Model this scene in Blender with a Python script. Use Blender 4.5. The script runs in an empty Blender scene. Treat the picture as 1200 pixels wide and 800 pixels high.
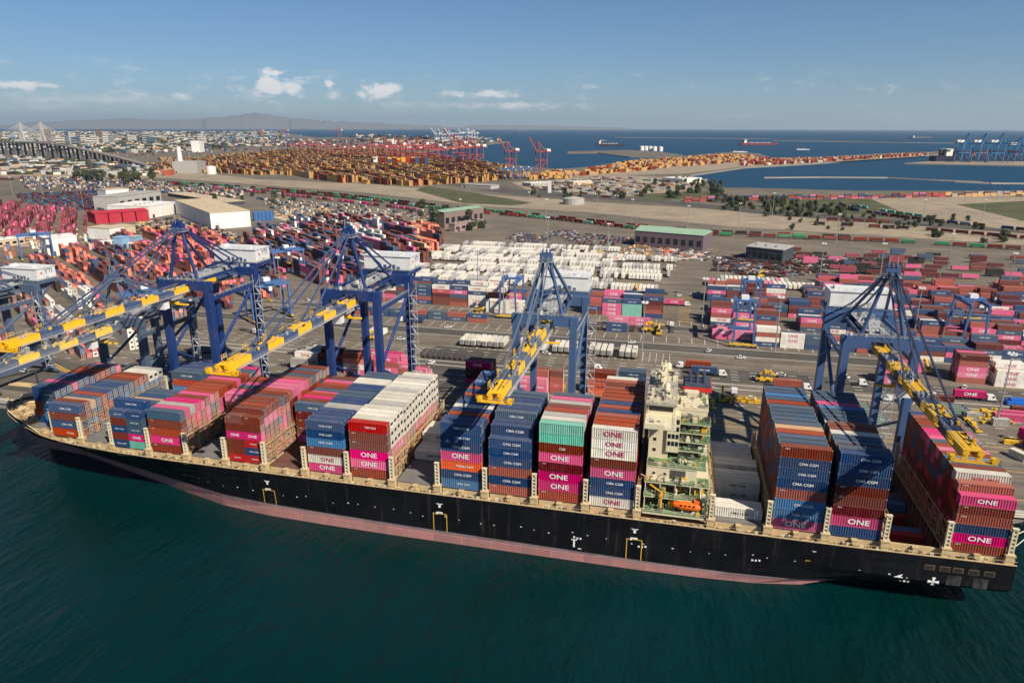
import bpy, math, random
import numpy as np
from mathutils import Vector, Matrix
R = math.radians
rnd = random.Random(11)
scene = bpy.context.scene
COL = scene.collection

# ------------------------------------------------------------------ camera
FPX, PITCH, ROLL, YAW = 811.187, 0.298544, 0.0022811, -0.2350919   # solved from the photo (1200 px wide)
CAM = np.array([114.539, -171.952, 117.936])                       # metres, z = 0 at the water
sp, cp, sy, cy = math.sin(PITCH), math.cos(PITCH), math.sin(YAW), math.cos(YAW)
FW = np.array([sy*cp, cy*cp, -sp]); RT0 = np.array([cy, -sy, 0.0]); UP0 = np.cross(RT0, FW)
RT = RT0*math.cos(ROLL) + UP0*math.sin(ROLL); UP = -RT0*math.sin(ROLL) + UP0*math.cos(ROLL)
cam = bpy.data.cameras.new('camera'); cam_o = bpy.data.objects.new('camera', cam); COL.objects.link(cam_o)
cam.sensor_width = 36; cam.lens = FPX/1200*36; cam.clip_start = 1; cam.clip_end = 300000
mw = Matrix(((RT[0], UP[0], -FW[0], CAM[0]), (RT[1], UP[1], -FW[1], CAM[1]), (RT[2], UP[2], -FW[2], CAM[2]), (0, 0, 0, 1)))
cam_o.matrix_world = mw; scene.camera = cam_o

# ------------------------------------------------------------------ light
SUN = Vector((0.9, -0.66, 1.0)).normalized()          # towards the sun
EXPOSURE = 0.5
scene.view_settings.view_transform = 'Standard'; scene.view_settings.look = 'None'
scene.view_settings.gamma = 1; scene.view_settings.exposure = EXPOSURE; scene.view_settings.use_curve_mapping = False
sl = bpy.data.lights.new('sun', 'SUN'); sl.energy = 5.0; sl.angle = R(0.55); sl.color = (1, 0.91, 0.78)
so = bpy.data.objects.new('sun', sl); COL.objects.link(so)
so.rotation_euler = SUN.to_track_quat('Z', 'Y').to_euler(); so.location = (0, 0, 400)
world = bpy.data.worlds.new('World'); scene.world = world; world.use_nodes = True
SKY_STRENGTH = 0.051
def build_world():
    nt = world.node_tree; N = nt.nodes; L = nt.links; N.clear()
    out = N.new('ShaderNodeOutputWorld'); bg = N.new('ShaderNodeBackground'); bg.inputs[1].default_value = SKY_STRENGTH
    sky = N.new('ShaderNodeTexSky'); sky.sky_type = 'NISHITA'; sky.sun_disc = False
    sky.sun_elevation = math.asin(SUN.z); sky.sun_rotation = math.atan2(SUN.x, SUN.y)
    sky.altitude = 100; sky.air_density = 1.0; sky.dust_density = 0.05; sky.ozone_density = 6.0
    tc = N.new('ShaderNodeTexCoord'); sep = N.new('ShaderNodeSeparateXYZ'); L.new(tc.outputs['Generated'], sep.inputs[0])
    def m(op, a, b=None, c=None):
        n = N.new('ShaderNodeMath'); n.operation = op
        for i, v in enumerate((a, b, c)):
            if v is None: continue
            if isinstance(v, (int, float)): n.inputs[i].default_value = v
            else: L.new(v, n.inputs[i])
        return n.outputs[0]
    az = m('ARCTAN2', sep.outputs[0], sep.outputs[1]); el = sep.outputs[2]
    cv = N.new('ShaderNodeCombineXYZ'); L.new(m('MULTIPLY', az, 20), cv.inputs[0]); L.new(m('MULTIPLY', el, 46), cv.inputs[1]); cv.inputs[2].default_value = 3.7
    n1 = N.new('ShaderNodeTexNoise'); n1.inputs['Scale'].default_value = 1.5; n1.inputs['Detail'].default_value = 8; n1.inputs['Roughness'].default_value = 0.68
    L.new(cv.outputs[0], n1.inputs['Vector'])
    cv2 = N.new('ShaderNodeCombineXYZ'); L.new(m('MULTIPLY', az, 3.0), cv2.inputs[0]); cv2.inputs[1].default_value = 0.4; cv2.inputs[2].default_value = 1.3
    n2 = N.new('ShaderNodeTexNoise'); n2.inputs['Scale'].default_value = 1.0; n2.inputs['Detail'].default_value = 2; L.new(cv2.outputs[0], n2.inputs['Vector'])
    def band(lo0, lo1, hi0, hi1):
        a = N.new('ShaderNodeMapRange'); a.inputs[1].default_value = lo0; a.inputs[2].default_value = lo1; L.new(el, a.inputs[0])
        b = N.new('ShaderNodeMapRange'); b.inputs[1].default_value = hi0; b.inputs[2].default_value = hi1; b.inputs[3].default_value = 1; b.inputs[4].default_value = 0; L.new(el, b.inputs[0])
        return m('MULTIPLY', a.outputs[0], b.outputs[0])
    dens = m('ADD', n1.outputs[0], m('MULTIPLY', m('SUBTRACT', n2.outputs[0], 0.5), 0.55))
    mr = N.new('ShaderNodeMapRange'); mr.interpolation_type = 'SMOOTHSTEP'; mr.inputs[1].default_value = 0.50; mr.inputs[2].default_value = 0.80; L.new(dens, mr.inputs[0])
    cl = m('MULTIPLY', m('MULTIPLY', mr.outputs[0], band(0.012, 0.034, 0.05, 0.085)), 0.85)
    # compact heaps of cumulus low over the hills, given by bearing and elevation
    heaps = None
    for azp, elp, ra, re_, w in CUMULUS:
        da = m('DIVIDE', m('SUBTRACT', az, azp), ra); de = m('DIVIDE', m('SUBTRACT', el, elp), re_)
        d = m('SQRT', m('ADD', m('MULTIPLY', da, da), m('MULTIPLY', de, de)))
        h_ = m('MULTIPLY', m('SUBTRACT', m('ADD', 1.0, m('MULTIPLY', m('SUBTRACT', n1.outputs[0], 0.5), 3.6)), d), w)
        heaps = h_ if heaps is None else m('MAXIMUM', heaps, h_)
    mh = N.new('ShaderNodeMapRange'); mh.interpolation_type = 'SMOOTHSTEP'; mh.inputs[1].default_value = 0.0; mh.inputs[2].default_value = 0.7; mh.inputs[4].default_value = 0.9; L.new(heaps, mh.inputs[0])
    cl = m('MAXIMUM', cl, mh.outputs[0])
    mix = N.new('ShaderNodeMix'); mix.data_type = 'RGBA'
    L.new(cl, mix.inputs[0]); tint = N.new('ShaderNodeMix'); tint.data_type = 'RGBA'; tint.blend_type = 'MULTIPLY'; tint.inputs[0].default_value = 1; L.new(sky.outputs[0], tint.inputs[6]); tint.inputs[7].default_value = (.78, .93, 1.08, 1); L.new(tint.outputs[2], mix.inputs[6]); mix.inputs[7].default_value = (13.5, 13.2, 13.0, 1)
    L.new(mix.outputs[2], bg.inputs[0]); L.new(bg.outputs[0], out.inputs[0])

# ------------------------------------------------------------------ pixel to place
def ray(u, v): return FW + RT*(u-600)/FPX - UP*(v-400)/FPX
def G(u, v, z=4.0):
    d = ray(u, v); t = (z-CAM[2])/d[2]; p = CAM + d*t
    return Vector((float(p[0]), float(p[1]), z))
def vz(P, v):
    """height at ground point P whose image row is v"""
    lo, hi = -50.0, 3000.0
    for _ in range(50):
        mid = (lo+hi)/2
        d = np.array([P[0], P[1], mid]) - CAM; k = d@FW
        if 400-FPX*(d@UP)/k > v: lo = mid
        else: hi = mid
    return (lo+hi)/2
def px(P):
    d = np.array(P) - CAM; k = d@FW
    return 600+FPX*(d@RT)/k, 400-FPX*(d@UP)/k
def dirpx(u, v):
    d = ray(u, v); d = d/np.linalg.norm(d); return math.atan2(d[0], d[1]), d[2]
CUMULUS = []
for u, v, ru, rv, w in ((318, 101, 17, 9, 1.0), (344, 102, 19, 7, 1.0), (310, 97, 9, 8, 1), (443, 108, 22, 8, 1.0), (386, 99, 5, 4, .8), (425, 112, 9, 5, .8), (525, 109, 20, 4, .75), (575, 111, 30, 4, .6),
                        (25, 99, 26, 3.0, .85), (300, 113, 14, 6, .5), (216, 112, 13, 5, .5), (590, 124, 85, 3.5, .55), (392, 112, 10, 5, .4), (1050, 138, 60, 5, .22), (860, 137, 60, 5, .22), (60, 117, 30, 5, .35), (130, 118, 90, 6, .3), (470, 122, 45, 7, .3), (60, 125, 60, 4, .3)):
    a, e = dirpx(u, v); CUMULUS.append((a, e, ru*1.25/FPX, rv*1.6/FPX, w))
build_world()
# ------------------------------------------------------------------ helpers
def lin(r, g, b):
    f = lambda c: (c/255/12.92) if c/255 <= .04045 else ((c/255+.055)/1.055)**2.4
    return (f(r), f(g), f(b), 1)
MATS = {}
def mat(name, col, rough=.6, metal=0, grime=.18, gscale=.35, vary=0.0, spec=.4, bump=0.0, grime_col=(.16, .14, .12, 1)):
    """painted or weathered surface: streaky grime and slow tone changes over the base colour, object-to-object variation"""
    if name in MATS: return MATS[name]
    m = bpy.data.materials.new(name); m.use_nodes = True; nt = m.node_tree; N = nt.nodes; L = nt.links
    b = N['Principled BSDF']; b.inputs['Roughness'].default_value = rough; b.inputs['Metallic'].default_value = metal; b.inputs['Specular IOR Level'].default_value = spec
    tc = N.new('ShaderNodeTexCoord'); mp = N.new('ShaderNodeMapping'); L.new(tc.outputs['Object'], mp.inputs[0])
    oi = N.new('ShaderNodeObjectInfo'); cx = N.new('ShaderNodeCombineXYZ')
    mu = N.new('ShaderNodeMath'); mu.operation = 'MULTIPLY'; mu.inputs[1].default_value = 60; L.new(oi.outputs['Random'], mu.inputs[0]); L.new(mu.outputs[0], cx.inputs[0]); L.new(mu.outputs[0], cx.inputs[1]); L.new(cx.outputs[0], mp.inputs[1])
    mp.inputs['Scale'].default_value = (1, 1, .45)
    n = N.new('ShaderNodeTexNoise'); n.inputs['Scale'].default_value = gscale; n.inputs['Detail'].default_value = 7; n.inputs['Roughness'].default_value = .65; L.new(mp.outputs[0], n.inputs['Vector'])
    mr = N.new('ShaderNodeMapRange'); mr.inputs[1].default_value = .42; mr.inputs[2].default_value = .78; mr.inputs[4].default_value = grime; L.new(n.outputs[0], mr.inputs[0])
    mx = N.new('ShaderNodeMix'); mx.data_type = 'RGBA'; L.new(mr.outputs[0], mx.inputs[0]); mx.inputs[6].default_value = col; mx.inputs[7].default_value = grime_col
    m2 = N.new('ShaderNodeMapping'); L.new(mp.outputs[0], m2.inputs[0]); m2.inputs['Scale'].default_value = (2.2, 2.2, .12)
    n2 = N.new('ShaderNodeTexNoise'); n2.inputs['Scale'].default_value = 1.0; n2.inputs['Detail'].default_value = 5; n2.inputs['Roughness'].default_value = .7; L.new(m2.outputs[0], n2.inputs['Vector'])
    r2 = N.new('ShaderNodeMapRange'); r2.inputs[1].default_value = .56; r2.inputs[2].default_value = .74; r2.inputs[4].default_value = grime*.9; L.new(n2.outputs[0], r2.inputs[0])
    mx2 = N.new('ShaderNodeMix'); mx2.data_type = 'RGBA'; L.new(r2.outputs[0], mx2.inputs[0]); L.new(mx.outputs[2], mx2.inputs[6]); mx2.inputs[7].default_value = grime_col
    hs = N.new('ShaderNodeHueSaturation'); L.new(mx2.outputs[2], hs.inputs['Color'])
    if vary:
        v = N.new('ShaderNodeMapRange'); v.inputs[3].default_value = 1-vary; v.inputs[4].default_value = 1+vary*.8; L.new(oi.outputs['Random'], v.inputs[0]); L.new(v.outputs[0], hs.inputs['Value'])
        w = N.new('ShaderNodeMath'); w.operation = 'FRACT'; w2 = N.new('ShaderNodeMath'); w2.operation = 'MULTIPLY'; w2.inputs[1].default_value = 17.3; L.new(oi.outputs['Random'], w2.inputs[0]); L.new(w2.outputs[0], w.inputs[0])
        s = N.new('ShaderNodeMapRange'); s.inputs[3].default_value = 1-vary*1.2; s.inputs[4].default_value = 1.05; L.new(w.outputs[0], s.inputs[0]); L.new(s.outputs[0], hs.inputs['Saturation'])
    L.new(hs.outputs[0], b.inputs['Base Color'])
    if bump:
        bp = N.new('ShaderNodeBump'); bp.inputs['Strength'].default_value = bump; bp.inputs['Distance'].default_value = .05; L.new(n.outputs[0], bp.inputs['Height']); L.new(bp.outputs[0], b.inputs['Normal'])
    MATS[name] = m; return m

class MB:
    """collects faces; build() links them as one mesh object"""
    def __init__(s): s.v = []; s.f = []; s.m = []
    def poly(s, pts, m=0):
        i = len(s.v); s.v += [tuple(p) for p in pts]; s.f.append(tuple(range(i, i+len(pts)))); s.m.append(m)
    def hexa(s, c, m=0):
        i = len(s.v); s.v += [tuple(p) for p in c]
        for q in ((0, 3, 2, 1), (4, 5, 6, 7), (0, 1, 5, 4), (1, 2, 6, 5), (2, 3, 7, 6), (3, 0, 4, 7)):
            s.f.append(tuple(i+k for k in q)); s.m.append(m)
    def box(s, x0, x1, y0, y1, z0, z1, m=0):
        s.hexa(((x0, y0, z0), (x1, y0, z0), (x1, y1, z0), (x0, y1, z0), (x0, y0, z1), (x1, y0, z1), (x1, y1, z1), (x0, y1, z1)), m)
    def bar(s, p, q, w, h=None, m=0):
        h = w if h is None else h
        p = Vector(p); q = Vector(q); d = (q-p).normalized(); up = Vector((0, 0, 1)) if abs(d.z) < .97 else Vector((0, 1, 0))
        a = d.cross(up).normalized()*(w/2); b = a.cross(d).normalized()*(h/2)
        s.hexa([p-a-b, p+a-b, p+a+b, p-a+b, q-a-b, q+a-b, q+a+b, q-a+b], m)
    def tube(s, p, q, r, n=8, m=0, r2=None, cap=True):
        r2 = r if r2 is None else r2
        p = Vector(p); q = Vector(q); d = (q-p).normalized(); up = Vector((0, 0, 1)) if abs(d.z) < .97 else Vector((0, 1, 0))
        a = d.cross(up).normalized(); b = a.cross(d); i = len(s.v)
        for k in range(n):
            t = 2*math.pi*k/n; o = a*math.cos(t)+b*math.sin(t); s.v += [tuple(p+o*r), tuple(q+o*r2)]
        for k in range(n):
            j = (k+1) % n; s.f.append((i+2*k, i+2*k+1, i+2*j+1, i+2*j)); s.m.append(m)
        if cap:
            s.f.append(tuple(i+2*k for k in range(n))); s.m.append(m); s.f.append(tuple(i+2*k+1 for k in range(n-1, -1, -1))); s.m.append(m)
    def prism(s, pts, z0, z1, m=0, mtop=None):
        n = len(pts); i = len(s.v); s.v += [(p[0], p[1], z0) for p in pts]+[(p[0], p[1], z1) for p in pts]
        for k in range(n):
            j = (k+1) % n; s.f.append((i+k, i+j, i+n+j, i+n+k)); s.m.append(m)
        s.f.append(tuple(i+n+k for k in range(n))); s.m.append(m if mtop is None else mtop)
    def lathe(s, c, prof, n=10, m=0):
        for (r0, z0), (r1, z1) in zip(prof, prof[1:]): s.tube((c[0], c[1], z0), (c[0], c[1], z1+1e-4), max(r0, 1e-3), n, m, max(r1, 1e-3), cap=False)
    def rail(s, p, q, h=1.1, n=None, t=.07, m=0):
        p = Vector(p); q = Vector(q); L_ = (q-p).length; n = n or max(2, int(L_/2.5)+1)
        for z in (h, h*.55): s.bar(p+Vector((0, 0, z)), q+Vector((0, 0, z)), t, t, m)
        for k in range(n): a = p.lerp(q, k/(n-1)); s.bar(a, a+Vector((0, 0, h)), t, t, m)
    def mesh(s, name, mats, smooth=False):
        me = bpy.data.meshes.new(name); me.from_pydata(s.v, [], s.f)
        for m in (mats if isinstance(mats, (list, tuple)) else [mats]): me.materials.append(m)
        me.polygons.foreach_set('material_index', s.m)
        if smooth: me.polygons.foreach_set('use_smooth', [True]*len(s.f))
        me.update(); return me
    def build(s, name, mats, parent=None, **k): return link(name, s.mesh(name, mats, k.pop('smooth', False)), parent, **k)
def link(name, data, parent=None, loc=None, rz=0, label=None, cat=None, group=None, kind=None):
    o = bpy.data.objects.new(name, data); COL.objects.link(o)
    if parent is not None: o.parent = parent
    if loc is not None: o.location = loc
    if rz: o.rotation_euler = (0, 0, rz)
    if label: o['label'] = label
    if cat: o['category'] = cat
    if group: o['group'] = group
    if kind: o['kind'] = kind
    return o
def thing(name, label, cat, loc=(0, 0, 0), rz=0, group=None):
    o = link(name, None, None, loc, rz, label, cat, group); o.empty_display_size = .5; return o
def dup(o, parent=None):
    c = o.copy(); COL.objects.link(c)
    if parent is not None: c.parent = parent
    for ch in list(o.children): dup(ch, c)
    return c
def text_mesh(body, size, m, bold=.012, sx=1.0):
    key = ('txt', body, size, m.name)
    if key in MATS: return MATS[key]
    cu = bpy.data.curves.new('t', 'FONT'); cu.body = body; cu.size = size; cu.align_x = 'CENTER'; cu.align_y = 'CENTER'; cu.offset = bold*size; cu.resolution_u = 2
    o = bpy.data.objects.new('t', cu); COL.objects.link(o)
    me = bpy.data.meshes.new_from_object(o); bpy.data.objects.remove(o); bpy.data.curves.remove(cu)
    me.name = 'lettering'; me.materials.clear(); me.materials.append(m)
    if sx != 1: me.transform(Matrix.Scale(sx, 4, (1, 0, 0)))
    MATS[key] = me; return me
def face_text(body, size, m, parent, loc, rot, sx=1.0, name='lettering'):
    o = link(name, text_mesh(body, size, m, sx=sx), parent, loc); o.rotation_euler = rot; return o
FRONT = (R(90), 0, 0); STERN = (R(90), 0, R(90))

# ------------------------------------------------------------------ container colours
CC = dict(navy=(14, 60, 106), slate=(52, 80, 104), steel=(56, 110, 156), magenta=(202, 2, 104), pink=(204, 78, 122), rust=(150, 54, 20), brown=(112, 42, 24), red=(176, 10, 14),
          maroon=(90, 14, 24), white=(212, 206, 190), grey=(168, 166, 160), teal=(96, 178, 156), orange=(212, 82, 6), amber=(206, 156, 78), tan=(186, 150, 116), green=(36, 132, 78), sky=(40, 110, 190), dark=(44, 42, 42), scrub=(58, 66, 44), crimson=(140, 14, 46))
CNAME = dict(navy='navy blue', slate='slate blue', steel='light blue', magenta='magenta', pink='faded pink', rust='rust orange', brown='rust brown', red='bright red', maroon='maroon',
             white='cream white', grey='light grey', teal='pale teal', orange='bright orange', amber='amber yellow', tan='pale tan', green='green', sky='bright blue', dark='dark grey', scrub='dull green', crimson='crimson')
CK = list(CC)
DUST = (.42, .33, .25, 1)
def side_m(k): return mat('paint_'+k, lin(*CC[k]), .5, 0, .42, .7, .2, spec=.16, grime_col=(.11, .075, .055, 1))
def roof_m(k):
    c = lin(*CC[k]); d = [c[i]*.93+DUST[i]*.07 for i in range(3)]+[1]
    return mat('roof_'+k, d, .7, 0, .34, .30, .14, spec=.2, grime_col=(.20, .135, .09, 1))
dark_m = mat('rubber_black', (.012, .012, .013, 1), .7, grime=.1); steel_m = mat('galvanised_steel', (.45, .45, .44, 1), .45, .6, .3)
cast_m = mat('corner_casting', (.55, .52, .46, 1), .5, .3, .3)
white_t = mat('lettering_white', (.78, .77, .74, 1), .5, grime=.12); mag_t = mat('lettering_magenta', lin(170, 10, 90), .5, grime=.12)
black_t = mat('lettering_black', (.02, .02, .025, 1), .5); red_t = mat('lettering_red', lin(190, 20, 35), .5); navy_t = mat('lettering_navy', lin(30, 40, 90), .5)
def container_mesh(k, L=12.19, H=2.87, waves=20):
    key = ('cont', k, L)
    if key in MATS: return MATS[key]
    b = MB(); w = 1.219; h = L/2
    for s in (-1, 1):                                            # corrugated side walls
        pts = []; n = waves if L > 8 else waves//2; dx = (L-.3)/n
        for i in range(n):
            x = -h+.15+i*dx
            pts += [(x, 1.19), (x+dx*.3, 1.19), (x+dx*.5, 1.055), (x+dx*.8, 1.055)]
        pts.append((h-.15, 1.19))
        for (x0, y0), (x1, y1) in zip(pts, pts[1:]):
            q = [(x0, s*y0, .16), (x1, s*y1, .16), (x1, s*y1, H-.1), (x0, s*y0, H-.1)]
            b.poly(q if s < 0 else q[::-1], 0)
        b.box(-h, h, s*w-(.1 if s > 0 else 0), s*w+(.1 if s < 0 else 0), 0, .17, 0)      # bottom and top rails
        b.box(-h, h, s*w-(.08 if s > 0 else 0), s*w+(.08 if s < 0 else 0), H-.11, H-.004, 1)
        for e in (-1, 1): b.box(e*h-(.16 if e > 0 else 0), e*h+(.16 if e < 0 else 0), s*(w+.003)-(.16 if s > 0 else 0), s*(w+.003)+(.16 if s < 0 else 0), .17, H-.11, 0)
    for e in (-1, 1):
        q = [(e*(h-.06), -1.14, .1), (e*(h-.06), 1.14, .1), (e*(h-.06), 1.14, H-.1), (e*(h-.06), -1.14, H-.1)]
        b.poly(q if e > 0 else q[::-1], 0)
        b.box(e*h-(.12 if e > 0 else 0), e*h+(.12 if e < 0 else 0), -1.06, 1.06, H-.13, H-.006, 1); b.box(e*h-(.12 if e > 0 else 0), e*h+(.12 if e < 0 else 0), -1.06, 1.06, .003, .15, 0)
        for s in (-1, 1):
            for z in (H-.118, .0): b.box(e*(h+.006)-(.18 if e > 0 else 0), e*(h+.006)+(.18 if e < 0 else 0), s*(w+.008)-(.17 if s > 0 else 0), s*(w+.008)+(.17 if s < 0 else 0), z-.002, z+.12, 2)
    nr = 14 if L > 8 else 7; dx = (L-.24)/nr                     # pressed roof panels
    for i in range(nr):
        x = -h+.12+i*dx
        b.poly([(x, -1.14, H-.05), (x+dx*.55, -1.14, H-.05), (x+dx*.55, 1.14, H-.05), (x, 1.14, H-.05)], 1)
        b.poly([(x+dx*.55, -1.14, H-.05), (x+dx*.75, -1.14, H-.025), (x+dx*.75, 1.14, H-.025), (x+dx*.55, 1.14, H-.05)], 1)
        b.poly([(x+dx*.75, -1.14, H-.025), (x+dx, -1.14, H-.05), (x+dx, 1.14, H-.05), (x+dx*.75, 1.14, H-.025)], 1)
    b.poly([(-h, -w, .02), (-h, w, .02), (h, w, .02), (h, -w, .02)], 0)
    me = b.mesh('container', [side_m(k), roof_m(k), cast_m]); MATS[key] = me; return me
def door_mesh(k):
    key = ('door', k)
    if key in MATS: return MATS[key]
    b = MB()
    for s in (-1, 1):
        b.box(0, .07, s*.57-.545, s*.57+.545, .17, 2.72, 0)
        for z in (.55, 1.1, 1.7, 2.3): b.box(.07, .10, s*.57-.5, s*.57+.5, z-.16, z+.16, 0)
        for yy in (.25, .82):
            b.bar((.13, s*yy, .14), (.13, s*yy, 2.76), .07, .07, 1)
            for z in (.2, 1.15, 2.66): b.box(.07, .19, s*yy-.11, s*yy+.11, z-.09, z+.09, 1)
    me = b.mesh('door', [side_m(k), steel_m]); MATS[key] = me; return me
def reefer_mesh():
    key = ('reefer',)
    if key in MATS: return MATS[key]
    b = MB(); b.box(0, .06, -1.08, 1.08, .17, 2.72, 0); b.box(.06, .10, -.95, .95, .3, 1.0, 0); b.box(.065, .09, -.55, .85, 1.2, 2.1, 1)
    b.tube((.07, .15, 1.75), (.16, .15, 1.75), .38, 10, 1); b.box(.06, .15, -.95, -.65, 1.3, 1.9, 2)
    me = b.mesh('refrigeration_unit', [side_m('white'), dark_m, steel_m]); MATS[key] = me; return me

def stuff_boxes(name, boxes, parent=None, label=None, cat=None, group=None):
    """many plain container boxes as one object: (cx, cy, z0, lx, ly, lz, angle, colour key)"""
    V = np.zeros((len(boxes), 8, 3)); keys = sorted({b[7] for b in boxes}); ki = {k: i for i, k in enumerate(keys)}
    base = np.array([(-1, -1, 0), (1, -1, 0), (1, 1, 0), (-1, 1, 0), (-1, -1, 1), (1, -1, 1), (1, 1, 1), (-1, 1, 1)], float)
    B = np.array([b[:7] for b in boxes], float)
    loc = base[None]*np.stack([B[:, 3]/2, B[:, 4]/2, B[:, 5]], 1)[:, None]
    c, s = np.cos(B[:, 6])[:, None], np.sin(B[:, 6])[:, None]
    V[:, :, 0] = loc[:, :, 0]*c-loc[:, :, 1]*s+B[:, 0:1]; V[:, :, 1] = loc[:, :, 0]*s+loc[:, :, 1]*c+B[:, 1:2]; V[:, :, 2] = loc[:, :, 2]+B[:, 2:3]
    fq = np.array([(4, 5, 6, 7), (0, 1, 5, 4), (1, 2, 6, 5), (2, 3, 7, 6), (3, 0, 4, 7)])
    F = (np.arange(len(boxes))[:, None, None]*8+fq[None]).reshape(-1, 4)
    me = bpy.data.meshes.new(name); me.vertices.add(V.shape[0]*8); me.vertices.foreach_set('co', V.reshape(-1))
    me.loops.add(len(F)*4); me.loops.foreach_set('vertex_index', F.reshape(-1).astype(np.int32))
    me.polygons.add(len(F)); me.polygons.foreach_set('loop_start', np.arange(0, len(F)*4, 4, dtype=np.int32))
    for k in keys: me.materials.append(side_m(k)); me.materials.append(roof_m(k))
    mi = np.array([[2*ki[b[7]]+1]+[2*ki[b[7]]]*4 for b in boxes], np.int32).reshape(-1); me.polygons.foreach_set('material_index', mi)
    me.update(calc_edges=True); me.validate(); me.shade_flat()
    return link(name, me, parent, label=label, cat=cat, group=group, kind='stuff')
ORD = ['zeroth', 'first', 'second', 'third', 'fourth', 'fifth', 'sixth', 'seventh', 'eighth', 'ninth', 'tenth', 'eleventh', 'twelfth', 'thirteenth', 'fourteenth', 'fifteenth', 'sixteenth', 'seventeenth', 'eighteenth', 'nineteenth', 'twentieth'] + ['%dth' % i for i in range(21, 60)]
NUM = ['zero', 'one', 'two', 'three', 'four', 'five', 'six', 'seven', 'eight', 'nine', 'ten']
# ------------------------------------------------------------------ setting: sea, land, hills, haze
def sea_material():
    m = bpy.data.materials.new('sea_water'); m.use_nodes = True; nt = m.node_tree; N = nt.nodes; L = nt.links; b = N['Principled BSDF']
    b.inputs['Roughness'].default_value = .16; b.inputs['IOR'].default_value = 1.33; b.inputs['Specular IOR Level'].default_value = .24
    tc = N.new('ShaderNodeTexCoord')
    big = N.new('ShaderNodeTexNoise'); big.inputs['Scale'].default_value = .012; big.inputs['Detail'].default_value = 4; L.new(tc.outputs['Object'], big.inputs['Vector'])
    cr = N.new('ShaderNodeValToRGB'); cr.color_ramp.elements[0].position = .35; cr.color_ramp.elements[1].position = .7
    cr.color_ramp.elements[0].color = (.0002, .014, .0115, 1); cr.color_ramp.elements[1].color = (.0003, .020, .024, 1); L.new(big.outputs[0], cr.inputs[0]); 
    # sheltered green harbour water near, bluer and rougher open sea beyond the terminal
    sx = N.new('ShaderNodeSeparateXYZ'); L.new(tc.outputs['Object'], sx.inputs[0])
    fy = N.new('ShaderNodeMapRange'); fy.inputs[1].default_value = 300; fy.inputs[2].default_value = 1600; L.new(sx.outputs[1], fy.inputs[0])
    mo = N.new('ShaderNodeMix'); mo.data_type = 'RGBA'; L.new(fy.outputs[0], mo.inputs[0]); L.new(cr.outputs[0], mo.inputs[6]); mo.inputs[7].default_value = (.007, .042, .082, 1); L.new(mo.outputs[2], b.inputs['Base Color'])
    ro = N.new('ShaderNodeMapRange'); ro.inputs[3].default_value = .14; ro.inputs[4].default_value = .42; L.new(fy.outputs[0], ro.inputs[0]); L.new(ro.outputs[0], b.inputs['Roughness'])
    mp = N.new('ShaderNodeMapping'); mp.inputs['Rotation'].default_value = (0, 0, R(35)); mp.inputs['Scale'].default_value = (1, .38, 1); L.new(tc.outputs['Object'], mp.inputs[0])
    w1 = N.new('ShaderNodeTexNoise'); w1.inputs['Scale'].default_value = .42; w1.inputs['Detail'].default_value = 5; w1.inputs['Roughness'].default_value = .62; L.new(mp.outputs[0], w1.inputs['Vector'])
    w2 = N.new('ShaderNodeTexNoise'); w2.inputs['Scale'].default_value = .09; w2.inputs['Detail'].default_value = 3; L.new(mp.outputs[0], w2.inputs['Vector'])
    ad = N.new('ShaderNodeMath'); ad.operation = 'MULTIPLY_ADD'; ad.inputs[1].default_value = 2.0; L.new(w2.outputs[0], ad.inputs[0]); L.new(w1.outputs[0], ad.inputs[2])
    wp = N.new('ShaderNodeTexNoise'); wp.inputs['Scale'].default_value = .02; wp.inputs['Detail'].default_value = 3; L.new(tc.outputs['Object'], wp.inputs['Vector'])
    ws = N.new('ShaderNodeMapRange'); ws.inputs[1].default_value = .35; ws.inputs[2].default_value = .68; ws.inputs[3].default_value = .6; ws.inputs[4].default_value = 1.0; L.new(wp.outputs[0], ws.inputs[0])
    bp = N.new('ShaderNodeBump'); L.new(ws.outputs[0], bp.inputs['Strength']); bp.inputs['Distance'].default_value = 1.2; L.new(ad.outputs[0], bp.inputs['Height']); L.new(bp.outputs[0], b.inputs['Normal'])
    return m
FAR = 110000.0
b = MB(); b.poly([(-FAR, -FAR, 0), (FAR, -FAR, 0), (FAR, FAR, 0), (-FAR, FAR, 0)]); b.build('sea', sea_material(), kind='structure')

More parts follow.
